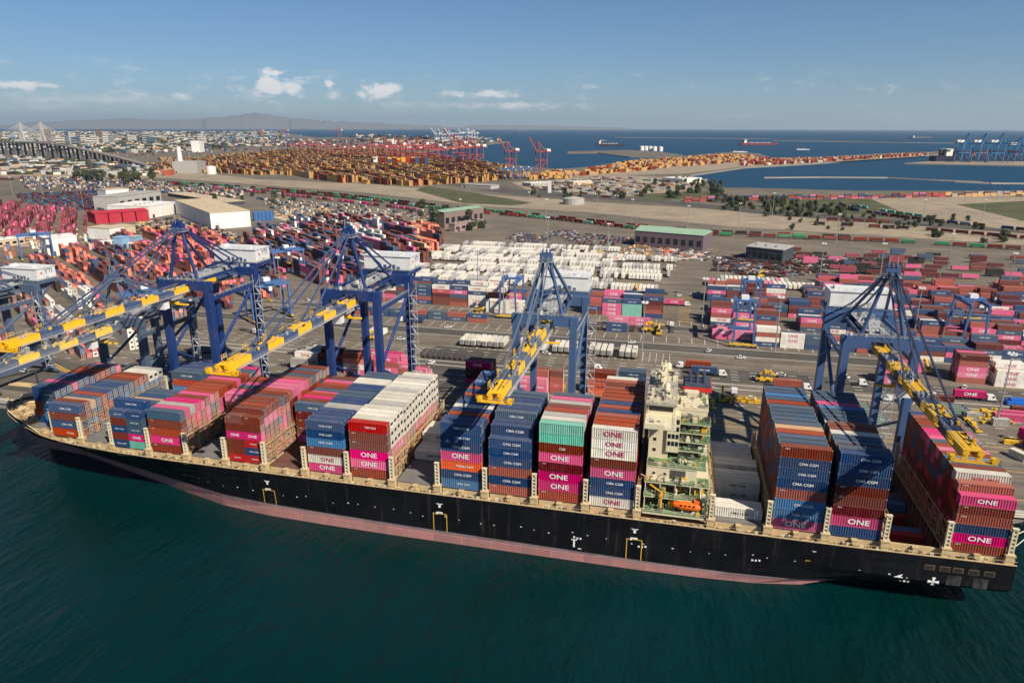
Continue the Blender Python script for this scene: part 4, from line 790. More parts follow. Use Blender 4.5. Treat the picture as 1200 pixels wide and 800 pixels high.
        for body, size, loc, rot, m in (('YTI', 3.0, (w+.63, gl+8.4, zp+5.4), STERN, navy_t), ('*', 3.2, (w+.63, gl+4.4, zp+4.4), STERN, red_t), (str(20+int(X) % 9), 1.6, (w+.63, gl+7.2, zp+2.6), STERN, navy_t)):
            face_text(body, size, m, hs, loc, rot, name='house_lettering')
    # trolley, cab, spreader, stair tower
    P('trolley', [cc['yel'], cc['grey'], cc['white']], lambda q: (q.box(-2.6, 2.6, cab_y-3, cab_y+3, zb_-2.3, zb_-1.5, 1), q.box(-1.6, 1.6, cab_y-6.5, cab_y-3.6, zb_-5.2, zb_-2.4, 2), q.box(-1.0, 1.0, cab_y-1, cab_y+1, zb_-3.0, zb_-2.3, 0)))
    for yy in [tip+4+k*9.5 for k in range(6)]:
        P('service_platform', cc['yel'], lambda q: (q.box(-3.0, -2.15, yy, yy+2.2, zb_+.2, zb_+.34), q.rail((-2.9, yy, zb_+.34), (-2.9, yy+2.2, zb_+.34), 1.7, 3, .1)), bo); P('sheave_box', cc['yel'], lambda q: q.box(1.3, 1.9, yy+.4, yy+1.1, zb_+.86, zb_+1.6), bo)
    P('spreader', [cc['yel'], cc['grey']], lambda q: (q.box(-6, 6, cab_y+.6, cab_y+1.4, zb_-5.0, zb_-4.5, 0), q.box(-1.4, 1.4, cab_y, cab_y+2, zb_-4.5, zb_-3.9, 0), [q.bar((x, cab_y+1+s*.6, zb_-3.9), (x*1.2, cab_y+1+s*1.6, zb_-2.2), .09, .09, 1) for x in (-1.2, 1.2) for s in (-1, 1)]))
    def stairs(q):
        n = int((zp-8)/3.2)
        for i in range(n):
            z = 5+i*3.2; q.bar((w+2+(i % 2)*2.2, gl-3, z), (w+2+((i+1) % 2)*2.2, gl-3, z+3.2), .8, .15); q.box(w+1.4, w+4.8, gl-3.6, gl-2.4, z-.08, z)
        for x in (w+1.5, w+4.7): q.bar((x, gl-3.5, 4), (x, gl-3.5, zp-2), .15)
    P('stair_tower', cc['grey'], stairs)
    fq = MB(); r_ = random.Random(int(X)+500)
    for _ in range(70):
        yy = r_.uniform(tip+3, gl); xx = r_.choice((-1, 1))*r_.uniform(.3, 1.8); fq.box(xx-.2, xx+.2, yy-.4, yy+.4, zb_+.84, zb_+.95+r_.uniform(.1, .9), r_.choice((0, 1, 1, 2)))
    for _ in range(60):
        xx, yy = r_.uniform(-w, w), r_.uniform(-1, gl+1); zz = zp+.35
        if abs(yy) > 1.2 and abs(yy-gl) > 1.2 and abs(xx) > 3: continue
        if r_.random() < .4: fq.bar((xx, yy, zz), (xx+r_.uniform(-1.5, 1.5), yy, zz+r_.uniform(.6, 2.6)), .12, .12, r_.choice((1, 1, 2)))
        else: fq.box(xx-.4, xx+.4, yy-.4, yy+.4, zz, zz+r_.uniform(.4, 1.6), r_.choice((1, 1, 2, 3)))
    fo = fq.build('crane_fittings', [cc['yel'], cc['grey'], dark_m, cc['white']], t, kind='stuff')
    P('hoist_ropes', dark_m, lambda q: [q.bar((x, tip+1, zb_+1.5), (x, gl+2, zp+2.2), .1, .1) for x in (-.7, .7)])
    P('equipment_cabinet', cc['grey'], lambda q: (q.box(-w+2, -w+6, gl+.9, gl+3.0, 8.2, 11), q.box(w-5, w-3, -1.2, 1.0, 8.2, 10.4)))
    return t
ca = crane_colours('deep', (16, 48, 104), (58, 76, 112)); cb = crane_colours('steel', (62, 88, 124), (86, 98, 116), (238, 184, 30)); cd = crane_colours('grey', (74, 88, 110), (84, 94, 112), (232, 192, 74)); ce = crane_colours('dusk', (58, 84, 124), (26, 42, 70), (206, 160, 34))
sts_crane(-70, 61, 58.5, 82, ca, -77, 'deep blue quay crane with yellow boom, first one beyond the ship bow deck stacks', cab_y=-8)
sts_crane(0, 61, 57.2, 82.5, ca, -76, 'deep blue quay crane behind the cream reefer bay, boom in yellow and slate blocks', cab_y=-6)
sts_crane(72, 56.3, 52.6, 77, cb, -67, 'steel blue quay crane whose boom reaches over the navy bays ahead of bridge', cab_y=-4)
sts_crane(178, 56.0, 52.6, 77, ce, -75, 'dull blue quay crane over the stern bays, boom in dark navy and ochre blocks', cab_y=-22)
sts_crane(-103.5, 44.2, 41.2, 61, cd, -66, 'low grey quay crane at the bow, pale yellow and grey boom', house=False, cab_y=-10)
sts_crane(-187, 47, 44.2, 66, cd, -66, 'grey quay crane with white machinery house, on the quay ahead of the bow')
# ------------------------------------------------------------------ container yard
yr = random.Random(77); YARD = []; GZ = 4.07
def inpoly(u, v, poly):
    c = False; n = len(poly)
    for i in range(n):
        (x0, y0), (x1, y1) = poly[i], poly[(i+1) % n]
        if (y0 > v) != (y1 > v) and u < (x1-x0)*(v-y0)/(y1-y0)+x0: c = not c
    return c
def stack(x, y, cols, ang=0.0, L=12.19, blk='', col=0, z=GZ, front=True, end=False, h=2.7, letter=True):
    for t, c in enumerate(cols):
        top = t == len(cols)-1
        d = np.linalg.norm(np.array((x, y, z+t*h))-CAM)
        sc = (L*h*.85*(abs(math.cos(ang))) if front else 0)+(L*2.44*.42 if top else 0)+(2.44*h*.6 if end else 0)
        YARD.append(dict(P=(x, y, z+t*h), col=c, ang=ang, L=L, t=t, sc=sc/d/d, blk=blk, c=col, front=front, top=top, h=h, letter=letter))
def block(blk, X0, n, Y, rows, tiers, pal, gapc=(), pit=12.75, colpal=None):
    for i in range(n):
        if i in gapc: continue
        base = yr.choice(tiers); prev = 0
        for r in range(rows):
            nt_ = max(1, base+(0 if r == 0 else yr.choice((-1, 0, 0, 1))))
            p = (colpal or {}).get(i, pal)
            stack(X0+i*pit+6.1+yr.uniform(-.25, .25), Y+r*2.62+1.22, [yr.choice(p) for _ in range(nt_)], blk=blk, col=i+1, front=nt_ > prev, end=True); prev = nt_
YM = ['navy', 'slate', 'navy', 'rust', 'brown', 'magenta', 'white', 'navy', 'red', 'slate', 'maroon', 'rust', 'brown', 'navy', 'brown']
PK = ['maroon', 'crimson', 'crimson', 'crimson', 'magenta', 'maroon', 'crimson']
# stacks close behind the quay
for (x, y, cols, L_) in ((23, 119, 'mddm', 12.19), (23, 121.7, 'mmdd', 12.19), (23.5, 124.4, 'mdmb', 12.19), (36.6, 119, 'mp', 12.19), (49, 112, 'mmp', 6.06), (56.6, 112, 'mmp', 6.06), (56.6, 115, 'mprr', 6.06), (56.8, 118, 'mrwb', 6.06), (63.2, 116, 'rRrb', 6.06),
                         (80, 119, 'ooob', 12.19), (80, 122, 'oorb', 12.19), (93, 123, 'nnns', 12.19), (93, 126, 'nsns', 12.19), (93, 120, 'rnn', 12.19),
                         (-38.5, 118, 'mwor', 12.19), (-38.5, 121, 'dwob', 12.19), (-38.5, 124, 'dwo', 12.19), (-22, 117, 'nmrp', 12.19), (-22, 120, 'sRmp', 12.19), (-22, 123, 'rRmm', 12.19), (-9.3, 117, 'nrm', 6.06), (-9.3, 120, 'mrmp', 6.06), (0, 112, 'smm', 6.06), (0, 115, 'mmb', 6.06), (0, 118, 'mm', 6.06),
                         (-67, 118, 'gg', 12.19), (-66, 121, 'www', 12.19), (-65, 124, 'wgg', 12.19), (-64, 128, 'wwg', 12.19), (-62, 132, 'ggw', 12.19), (-52.5, 120, 'nnb', 12.19), (-52.5, 123, 'nsnb', 12.19), (-52.5, 126, 'snn', 12.19), (-40, 140, 'mp', 12.19), (-27, 141, 'm', 12.19),
                         (246.6, 176, 'rpmrb', 12.19), (246.8, 178.7, 'brmrd', 12.19), (247, 181.4, 'dmdbm', 12.19), (247, 184.1, 'drmbd', 12.19), (262, 174, 'www', 12.19), (262, 177, 'wwbw', 12.19), (262, 180, 'wwrw', 12.19), (275, 174, 'ww', 12.19), (275, 177, 'wwb', 12.19), (223, 186, 'mm', 12.19), (214, 174, 'nm', 12.19), (211, 166, 'mm', 12.19), (211, 169, 'mmp', 12.19), (211, 172, 'bm', 12.19)):
    stack(x+L_/2, y, S(cols), L=L_, blk='loose stacks close behind the quay', end=True)
# white reefer trailers parked nose-in (long side along y)
tr_x = [4+i*3.2 for i in range(30) if i not in (8, 9, 15, 21, 26)]+[-52, -48.8, -45.6]
# RTG blocks parallel to the quay
block('yard block by the white trailers', -110, 11, 221, 1, (2,), ['navy', 'slate', 'navy', 'navy', 'rust'], gapc=(9, 10))
block('yard block by the white trailers', 77, 1, 221, 2, (2,), ['navy'])
block('tall yard block beside the reefer field', -95, 16, 258, 6, (3, 4, 4, 5), YM, gapc=(10, 11), colpal={6: ['white', 'navy', 'white'], 7: ['white', 'white', 'rust'], 13: ['magenta', 'white', 'slate'], 14: ['white', 'teal', 'navy']})
block('cream reefer stack in the yard', -3, 2, 247, 2, (3,), ['white'])
block('low yard row beside the reefer field', 26, 6, 236, 1, (1, 2), ['magenta', 'pink', 'white', 'navy'], gapc=(0, 1, 3))
block('right yard front row', 160, 5, 212, 2, (3, 3, 4), ['navy', 'navy', 'rust', 'white', 'slate', 'brown'])
block('right yard front row', 137, 2, 221, 1, (2,), ['magenta', 'pink'])
block('right yard front row', 137, 2, 238, 1, (1, 2), ['magenta', 'navy', 'pink'])
block('right yard by the crane rails', 226, 12, 206, 5, (3, 3, 4), YM)
RB = ['navy', 'slate', 'navy', 'rust', 'brown', 'magenta', 'navy', 'brown', 'maroon', 'rust', 'white', 'navy', 'brown', 'slate']
block('right yard second block', 137, 24, 248, 7, (2, 3, 3, 4), RB, gapc=(3,))
block('right yard third block', 160, 23, 280, 7, (3, 3, 4), RB, gapc=(5,))
block('right yard fourth block', 137, 25, 312, 7, (3, 4, 4), RB, gapc=(4, 7))
block('right yard fifth block', 214, 19, 345, 7, (3, 4, 5), ['rust', 'brown', 'magenta', 'maroon', 'navy', 'rust', 'red', 'slate'], gapc=(3,))
block('right yard sixth block', 226, 18, 376, 5, (1, 2, 3), ['magenta', 'maroon', 'brown', 'rust', 'slate'], gapc=(2, 6, 11))
block('right yard chassis rank', 150, 3, 335, 4, (1, 2), ['pink', 'magenta', 'grey', 'slate'])
# scattered magenta boxes on chassis behind the right yard
for Y in (402, 420, 438, 456, 476, 498, 520, 545):
    x = 225+yr.uniform(0, 12)
    while x < 520:
        if yr.random() < .62: stack(x, Y+yr.uniform(-2, 2), [yr.choice(['crimson', 'maroon', 'maroon', 'magenta', 'brown', 'dark', 'slate'])]*yr.choice((1, 1, 1, 2)), ang=yr.choice((0, 0, .04)), blk='chassis rows behind the right yard', z=GZ+1.2)
        x += yr.choice((14, 14, 16, 20))
# rotated yards to the left and far behind
def rot_yard(blk, origin, deg, poly, ulen, per, gap, vgroup, vgap, tiers, pal, zone=None, density=.93):
    a = R(deg); u = Vector((math.cos(a), math.sin(a))); v = Vector((-u.y, u.x)); o = Vector(origin); n = 0
    for vi in range(-80, 160):
        vv = vi*2.75+(vi//vgroup)*vgap
        for ui in range(-40, 40):
            uu = ui*12.6+(ui//per)*gap
            p = o+u*uu+v*vv; q = px((p.x, p.y, 8))
            if p.y < 100 or not inpoly(q[0], q[1], poly): continue
            rs = random.Random((vi//vgroup)*131+(ui//per)*17+len(blk)); base = rs.choice(tiers)
            if yr.random() > density: continue
            pp = pal
            if zone:
                for zp_, zc in zone:
                    if inpoly(q[0], q[1], zp_): pp = zc
            nt_ = max(1, base+yr.choice((-1, 0, 0, 0, 1)))
            lead = yr.choice(pp)
            stack(p.x, p.y, [lead if yr.random() < .45 else yr.choice(pp) for _ in range(nt_)], ang=a, blk=blk, col=ui, end=True, letter=False); n += 1
rot_yard('angled yard left of the cranes', (-300, 215), -34, [(-20, 316), (60, 300), (130, 276), (200, 270), (262, 276), (330, 318), (330, 340), (290, 344), (228, 368), (150, 372), (168, 402), (100, 412), (60, 396), (-20, 400)], 12.6, 4, 15, 7, 12, (2, 3, 3, 4), ['rust', 'maroon', 'brown', 'maroon', 'orange', 'slate', 'brown', 'navy', 'navy', 'magenta', 'dark'],
         [([(52, 336), (112, 338), (112, 386), (60, 380)], ['white', 'white', 'white', 'grey']), ([(98, 380), (172, 372), (172, 412), (98, 414)], ['white', 'white', 'red']), ([(60, 296), (112, 296), (112, 342), (78, 340)], ['orange', 'rust', 'orange', 'brown', 'navy']), ([(150, 270), (262, 270), (262, 320), (150, 320)], ['orange', 'rust', 'orange', 'maroon', 'magenta'])])
rot_yard('angled yard behind the far lanes', (-200, 420), -38, [(286, 284), (318, 268), (372, 258), (450, 256), (490, 262), (510, 268), (516, 284), (506, 300), (486, 312), (430, 316), (420, 330), (344, 326)], 12.6, 5, 14, 8, 11, (3, 4, 4, 5), ['navy', 'maroon', 'rust', 'brown', 'magenta', 'slate', 'maroon', 'white', 'navy', 'dark', 'brown'],
         [([(484, 258), (512, 258), (512, 300), (486, 300)], ['orange', 'amber', 'rust', 'orange']), ([(404, 272), (440, 262), (452, 300), (420, 300)], ['white', 'grey', 'slate', 'navy', 'white', 'magenta'])])
rot_yard('magenta stacks behind the warehouses', (-650, 560), -46, [(-30, 236), (40, 240), (100, 250), (102, 268), (50, 276), (-30, 278)], 12.6, 3, 10, 6, 8, (2, 3, 4), PK)
rot_yard('scrap of mixed boxes by the warehouses', (-520, 480), -40, [(-20, 284), (60, 276), (130, 270), (140, 282), (70, 292), (-20, 300)], 12.6, 3, 14, 3, 14, (1, 1, 2), ['white', 'amber', 'tan', 'steel', 'grey', 'rust'], density=.5)
# the containers that show largest become single things, the rest two masses
TXT = {'navy': ('CMA CGM', 1.05, white_t), 'slate': ('CMA CGM', .95, white_t), 'steel': ('CMA CGM', .95, white_t), 'magenta': ('ONE', 2.1, white_t), 'white': ('ONE', 2.1, mag_t), 'orange': ('Hapag-Lloyd', 1.15, navy_t), 'red': ('TRITON', .9, white_t), 'pink': ('ONE', 1.9, white_t)}
def lettering_for(c):
    k, key = c.get('k'), (c.get('k'), c.get('r'), c.get('t'))
    if key == ('O', 2, 6): return ('YANG MING', 1.25, red_t)
    if k in ('F', 'K'): return ('CMA CGM', 1.0, black_t)
    if key == ('I', 0, 5): return ('CAI', 1.0, white_t)
    if key == ('A1', 1, 0): return ('K Line', 1.1, white_t)
    if key == ('G', 0, 2): return ('Hapag-Lloyd', 1.15, white_t)
    if key in (('O', 0, 2), ('M', 0, 0), ('B1', 0, 4)): return None
    return TXT.get(c['col'])
for c in SHIPC: c['ship'] = True
for c in YARD: c['ship'] = False
ALLC = sorted(SHIPC+YARD, key=lambda c: -c['sc']); NIND = 292
rest = {True: [], False: []}; gear = {True: MB(), False: MB()}; words = {True: {}, False: {}}
def add_words(c, tx):
    """lettering of containers that stay in a mass: gathered by colour"""
    me = text_mesh(tx[0], tx[1]*(.62 if c['L'] < 8 else 1), tx[2], sx=1.15); d = words[c['ship']].setdefault(tx[2].name, [[], [], tx[2]]); ca, sa = math.cos(c.get('ang', 0)), math.sin(c.get('ang', 0)); o = len(d[0])
    for v in me.vertices:
        x, y, z = v.co.x, -1.235, v.co.y+c['h']*.49; d[0].append((c['P'][0]+x*ca-y*sa, c['P'][1]+x*sa+y*ca, c['P'][2]+z))
    d[1].extend(tuple(o+i for i in p.vertices) for p in me.polygons)
cr2 = random.Random(4)
for i, c in enumerate(ALLC):
    ship_, ang, h, L_ = c['ship'], c.get('ang', 0), c['h'], c['L']; tx = lettering_for(c) if c['front'] and c.get('letter', True) else None
    if tx and not ship_ and cr2.random() < .25: tx = None
    endshow = c['ea'] if ship_ else (c['P'][1] < 300)
    if i >= NIND or c['sc'] <= 0:
        rest[ship_].append((*c['P'], L_, 2.42, h-.05, ang, c['col']))
        if tx and c['sc'] > 0 and (ship_ or c['P'][1] < 330): add_words(c, tx)
        if endshow and c['sc'] > 0:
            g = gear[ship_]; i0 = len(g.v); x = L_/2
            if c['col'] in ('white', 'grey'): g.box(x-.03, x+.05, -.55, .75, h*.38, h*.72, 0); g.box(x-.03, x+.04, -.95, -.65, h*.42, h*.62, 1)
            elif ship_ or c['P'][1] < 200:
                for yy in (-.82, -.25, .25, .82):
                    g.box(x-.02, x+.07, yy-.05, yy+.05, .1, h-.15, 1)
                    for zz in (.12, h*.42, h-.3): g.box(x-.02, x+.12, yy-.12, yy+.12, zz, zz+.16, 1)
            ca, sa = math.cos(ang), math.sin(ang)
            for j in range(i0, len(g.v)): X_, Y_, Z_ = g.v[j]; g.v[j] = (c['P'][0]+X_*ca-Y_*sa, c['P'][1]+X_*sa+Y_*ca, c['P'][2]+Z_)
        continue
    if ship_: lab = '%s %scontainer, tier %s, %s row from water, %s' % (CNAME[c['col']], c['half'], NUM[c['t']+1], ORD[c['r']+1], BAYNAME[c['k']])
    elif c['blk'].startswith('loose'): lab = '%s container, tier %s, in the loose stacks close behind the quay' % (CNAME[c['col']], NUM[c['t']+1])
    else: lab = '%s container, tier %s of %s column, %s' % (CNAME[c['col']], NUM[c['t']+1], ORD[abs(c['c'])], c['blk'])
    o = link('shipping_container', container_mesh(c['col'], L_), None, c['P'], ang, lab, 'container', 'containers stacked aboard the ship' if ship_ else 'containers in the '+c['blk'])
    o.scale = (1, 1, (h-.03)/2.87)
    if tx: face_text(tx[0], tx[1]*(.62 if L_ < 8 else 1)*cr2.choice((1, 1, .9, .84)), tx[2], o, ((0.0 if tx[0] == 'ONE' else .6)+cr2.uniform(-.5, .5), -1.245, 1.42+cr2.uniform(-.08, .1)), FRONT, 1.2 if tx[0] == 'ONE' else 1.05)
    elif c['front'] and c['col'] in ('rust', 'brown', 'maroon'): face_text(cr2.choice(('TEXU', 'BMOU', 'TCNU', 'FCIU')), .42, white_t, o, (-L_/2+1.6, -1.245, 2.35), FRONT)
    if endshow:
        if c['col'] in ('white', 'grey') and c.get('k') in ('E', 'F'): link('refrigeration_unit', reefer_mesh(), o, (L_/2-.05, 0, 0))
        else: link('door', door_mesh(c['col']), o, (L_/2-.05, 0, 0))
restY = rest[False]
# the reefer field: rows of cream boxes standing side by side on chassis
for Y, xa, xb in ((334, -108, 108), (350, -108, 70), (376, -112, 110), (392, -60, 110), (418, -112, 112), (433, -112, 60), (458, -120, 115), (473, -110, 40), (500, -95, 60)):
    x = xa
    while x < xb:
        if yr.random() < .88: restY.append((x, Y+yr.uniform(-.4, .4), GZ+1.25, 12.19, 2.35, yr.choice((2.5, 2.75, 2.75)), R(90), yr.choice(('white', 'white', 'white', 'grey'))))
        x += 2.85 if yr.random() < .94 else 8
for Y, xa, xb in ((338, 140, 240), (352, 150, 200)):
    x = xa
    while x < xb:
        restY.append((x, Y+30, GZ+1.25, 12.19, 2.44, 2.75, R(90), yr.choice(('white', 'white', 'grey', 'pink')))); x += 3.4
rods = mat('door_rods', (.62, .58, .52, 1), .5, .2, .2)
for ship_, nm, lab in ((True, 'stowed_containers', 'mass of containers stowed between the outer rows aboard the ship'), (False, 'yard_containers', 'mass of containers stacked in the yards beyond the quay')):
    so_ = stuff_boxes(nm, rest[ship_], None, lab, 'container stack')
    gear[ship_].build('door_gear', [dark_m, rods], so_, kind='stuff')
    for nme, (V_, F_, m_) in words[ship_].items():
        me = bpy.data.meshes.new('lettering'); me.from_pydata(V_, [], F_); me.materials.append(m_); link('lettering', me, so_, kind='stuff')
# ------------------------------------------------------------------ vehicles and yard machines
tyre = mat('tyre', (.02, .02, .02, 1), .85); cabw = mat('cab_white', (.72, .72, .70, 1), .4, grime=.2); chass = mat('chassis_dark', (.06, .05, .05, 1), .7, grime=.3); glassd = mat('car_glass', (.015, .02, .025, 1), .1)
def wheels(q, xs_, w, r, m=0):
    for x in xs_:
        for s in (-1, 1): q.tube((x, s*w-.16, r), (x, s*w+.16, r), r, 10, m)
tp = MB(); tp.box(-1.5, 1.0, -1.2, 1.2, .8, 3.0, 0); tp.hexa([(1.0, -1.15, .8), (2.3, -1.1, .8), (2.3, 1.1, .8), (1.0, 1.15, .8), (1.0, -1.15, 2.9), (1.5, -1.1, 2.0), (1.5, 1.1, 2.0), (1.0, 1.15, 2.9)], 0); tp.box(.2, 1.05, -1.23, 1.23, 1.9, 2.7, 1); tp.box(-4.2, -1.5, -.5, .5, .8, 1.2, 2)
cab_me = tp.mesh('cab', [cabw, glassd, chass]); q = MB(); wheels(q, (1.6, -2.3, -3.5), 1.05, .52); tw_me = q.mesh('tractor_wheels', [tyre])
q = MB(); q.box(-14.5, -2.6, -.45, .45, 1.1, 1.35, 0); [q.box(x-.15, x+.15, -1.2, 1.2, 1.1, 1.38, 0) for x in (-3, -6, -10, -14.3)]; wheels(q, (-11.5, -12.8), 1.05, .5, 1); ch_me = q.mesh('chassis', [chass, tyre])
def truck(P, ang, col, where):
    t = thing('terminal_truck', 'white terminal tractor with %s, %s' % (('a %s container' % CNAME[col]) if col else 'an empty chassis', where), 'truck', (P[0], P[1], GZ+.02), ang, 'terminal trucks')
    link('cab', cab_me, t); link('tractor_wheels', tw_me, t); link('chassis', ch_me, t)
    if col:
        a = ang; o = link('shipping_container', container_mesh(col), None, (P[0]-8.5*math.cos(a), P[1]-8.5*math.sin(a), GZ+1.42), a, '%s container riding on a terminal truck, %s' % (CNAME[col], where), 'container', 'containers on trucks')
        tx = TXT.get(col)
        if tx: face_text(tx[0], tx[1], tx[2], o, (0, -1.245, 1.42), FRONT)
for u, v, ang, col, where in ((797, 431, 180, 'rust', 'on the lanes behind the bridge'), (846, 441, 0, 'navy', 'on the lanes behind the bridge'), (945, 457, 0, 'rust', 'beside the stern crane'), (787, 383, 90, None, 'crossing the yard road'), (360, 431, 0, None, 'below the angled yard'), (470, 377, 180, 'navy', 'beside the tall yard block'),
                              (760, 344, 180, None, 'by the reefer field'), (700, 434, 0, None, 'behind the orange stack'), (805, 359, 0, 'pink', 'by the right yard'), (880, 378, 180, 'magenta', 'under a yard gantry'), (300, 391, -20, None, 'under the deep blue crane'), (1010, 452, 0, None, 'under the stern crane'), (730, 306, 40, 'white', 'near the purple building'), (860, 462, 90, None, 'behind the bridge'), (1160, 470, 0, 'magenta', 'at the quay beyond the stern'), (1040, 470, 180, None, 'beneath the stern crane boom')):
    P = G(u, v, 4); truck(P, R(ang), col, where)
# cream reefer trailers parked side by side along the yard road
vt = MB(); vt.box(-6.1, 6.1, -1.22, 1.22, 1.35, 4.1, 0); vt.box(-6.16, -6.1, -1.15, 1.15, 1.45, 4.0, 2); [vt.box(x-.05, x+.05, -1.25, 1.25, 1.36, 4.08, 0) for x in [-6+i*1.2 for i in range(11)]]; vt.box(-6.1, 6.1, -1.2, 1.2, 4.1, 4.13, 3); vt.box(6.1, 6.5, -.9, .9, 2.2, 3.9, 2); van_me = vt.mesh('trailer_body', [side_m('white'), chass, steel_m, roof_m('white')])
q = MB(); q.box(-6, 5, -.45, .45, 1.0, 1.34, 0); wheels(q, (-3.6, -4.9), 1.05, .5, 1); q.box(3.2, 3.5, -.8, .8, .1, 1.0, 0); vch_me = q.mesh('chassis', [chass, tyre])
for x in tr_x:
    t = thing('reefer_trailer', 'cream reefer trailer parked nose-in in the row along the dark yard road', 'trailer', (x, 178+rnd.uniform(-.5, .5), GZ), R(90), 'reefer trailers along the yard road'); link('trailer_body', van_me, t); link('chassis', vch_me, t)
for x, y, a in [(-12+i*2.9, 163, 90) for i in range(12)]+[(-75+i*3, 150, 70) for i in range(8)]+[(104, 224+i*3.2, 0) for i in range(4)]+[(60+i*3.1, 236, 80) for i in range(6)]+[(-140+i*3, 128+i*1.5, 60) for i in range(9)]:
    link('empty_chassis', ch_me, None, (x, y, GZ), R(a), 'empty skeletal chassis parked in a close row on the yard lanes', 'chassis', 'empty chassis on the yard lanes')
# loose gear on the quay beyond the stern: hatch covers, spreaders, boxes
teal_m = mat('pontoon_teal', lin(100, 160, 140), .6, grime=.4); spr_y = mat('spreader_yellow', lin(214, 170, 40), .55, grime=.4)
for u, v, lab in ((1000, 478, 'teal hatch cover laid on the quay behind the stern bays'), (1020, 492, 'teal hatch cover laid beside the stern crane leg'), (1112, 480, 'teal hatch cover lying beyond the stern crane boom')):
    P = G(u, v, 4); q = MB(); q.box(-7, 7, -5, 5, .3, .9, 0); [q.box(-7, 7, y-.4, y+.4, .9, 1.5, 1) for y in (-4.5, -1.5, 1.5, 4.5)]; [q.box(x-.3, x+.3, -5, 5, .9, 1.4, 1) for x in (-6.7, 6.7)]; q.build('hatch_cover_panel', [teal_m, hatch_m], None, loc=(P.x, P.y, 4.06), label=lab, cat='hatch cover')
q = MB(); q.box(-6, 6, -.3, .3, .5, 1.0); [q.box(x-.3, x+.3, -1.2, 1.2, .3, .9) for x in (-6, 6)]; q.box(-1.2, 1.2, -.9, .9, .9, 1.9); [q.bar((x, -.9, .2), (x, .9, 1.6), .12) for x in (-4, -2, 2, 4)]; spm = q.mesh('spreader', [spr_y])
for u, v in ((1152, 484), (1160, 490), (1168, 496), (1148, 492), (1140, 500), (1172, 487), (820, 447), (826, 462), (815, 470), (798, 474), (835, 474)):
    P = G(u, v, 4); link('spreader', spm, None, (P.x, P.y, GZ), R(rnd.choice((0, 12, 90))), 'yellow container spreader frame resting on the quay', 'spreader', 'spreaders laid on the quay')
for x, y, cols, ang, L_ in ((238, 128, 'g', 0, 6.06), (246, 124, 'g', 5, 6.06), (226, 96, 'w', -8, 6.06), (240, 92, 'w', -60, 6.06), (252, 96, 'mm', -60, 12.19), (250, 104, 'mm', -60, 12.19), (256, 134, 'm', 0, 12.19), (252, 130, 'p', 0, 12.19), (262, 118, 'g', -50, 12.19), (254, 112, 'g', -50, 6.06), (222, 142, 'w', 0, 6.06), (230, 146, 'b', 0, 12.19), (262, 140, 'b', 0, 12.19)):
    for t_, c in enumerate(S(cols)):
        link('shipping_container', container_mesh(c, L_), None, (x, y, GZ+t_*2.9), R(ang), '%s %scontainer left at an angle on the quay beyond the stern' % (CNAME[c], 'short ' if L_ < 8 else ''), 'container', 'loose containers on the quay beyond the stern')
q = MB(); q.prism([(-4, -2), (4, -2.4), (4.5, 1.6), (-3.6, 2.2)], 0, 1.8); q.box(-2.6, 2.4, -1.2, 1.2, 1.8, 2.9); P = G(1190, 474, 4); q.build('covered_load', mat('tarpaulin_blue', lin(20, 100, 190), .5, grime=.3), None, loc=(P.x, P.y, GZ), label='load under a bright blue tarpaulin on the quay beyond the stern', cat='covered load')
# gangs of cream pallets by the bow
pq = MB(); [pq.box(i*1.6, i*1.6+1.3, 0, 1.3, 0, .5+.3*(i % 3)) for i in range(3)]; pm_ = pq.mesh('pallet_stack', [mat('pallet_wood', lin(196, 168, 120), .8, grime=.5)])
for i in range(12): P = G(10+i*2.6, 451.5+i*.25, 4); link('pallet_stack', pm_, None, (P.x, P.y, GZ), .3, 'row of pale timber pallets stacked on the tarmac by the bow', 'pallets', 'pallets on the tarmac by the bow')
# lashing-gear cages and crew pickups along the quay
q = MB(); q.box(-2.9, 2.9, -1.1, 1.1, .2, .4); [q.box(x-.08, x+.08, y-.08, y+.08, .2, 2.2) for x in (-2.85, 0, 2.85) for y in (-1.05, 1.05)]; [q.bar((-2.85, y, z), (2.85, y, z), .1) for y in (-1.05, 1.05) for z in (1.2, 2.2)]; q.box(-2.6, 2.6, -.8, .8, .4, 1.3); cage = q.mesh('lashing_cage', [spr_y])
for u, v in ((856, 469), (866, 470), (876, 471), (884, 472), (640, 452), (655, 455), (905, 462), (960, 470), (540, 470), (360, 445), (1185, 520), (1150, 540)):
    P = G(u, v, 4); link('lashing_cage', cage, None, (P.x, P.y, GZ), R(rnd.choice((0, 4, 90))), 'yellow cage of lashing gear standing on the quay apron', 'gear cage', 'lashing-gear cages on the apron')
# yellow reach stackers
rs = MB(); rs.box(-3, 3, -1.5, 1.5, .8, 2.2, 0); rs.box(-2.6, -1.2, -.8, .8, 2.2, 3.8, 1); rs.bar((-2.4, 0, 3.2), (3.6, 0, 5.6), .8, .8, 0); rs.bar((3.6, -3, 5.2), (3.6, 3, 5.2), .5, .5, 0); rs.box(3.2, 4, -.5, .5, 4.2, 5.4, 0); rs_me = rs.mesh('machine_body', [spr_y, glassd]); q = MB(); wheels(q, (-2.0, 2.0), 1.5, .85); rw_me = q.mesh('machine_wheels', [tyre])
for u, v, a in ((757, 388, 20), (765, 389, 160), (560, 370, 0), (893, 447, 0), (905, 448, 180), (772, 392, 90), (433, 398, 10), (846, 470, 90), (890, 325, 30), (700, 300, 0), (1085, 436, 90), (745, 343, 90)):
    P = G(u, v, 4); t = thing('reach_stacker', 'yellow reach stacker standing among the yard lanes', 'reach stacker', (P.x, P.y, GZ), R(a), 'yellow reach stackers'); link('machine_body', rs_me, t); link('machine_wheels', rw_me, t)
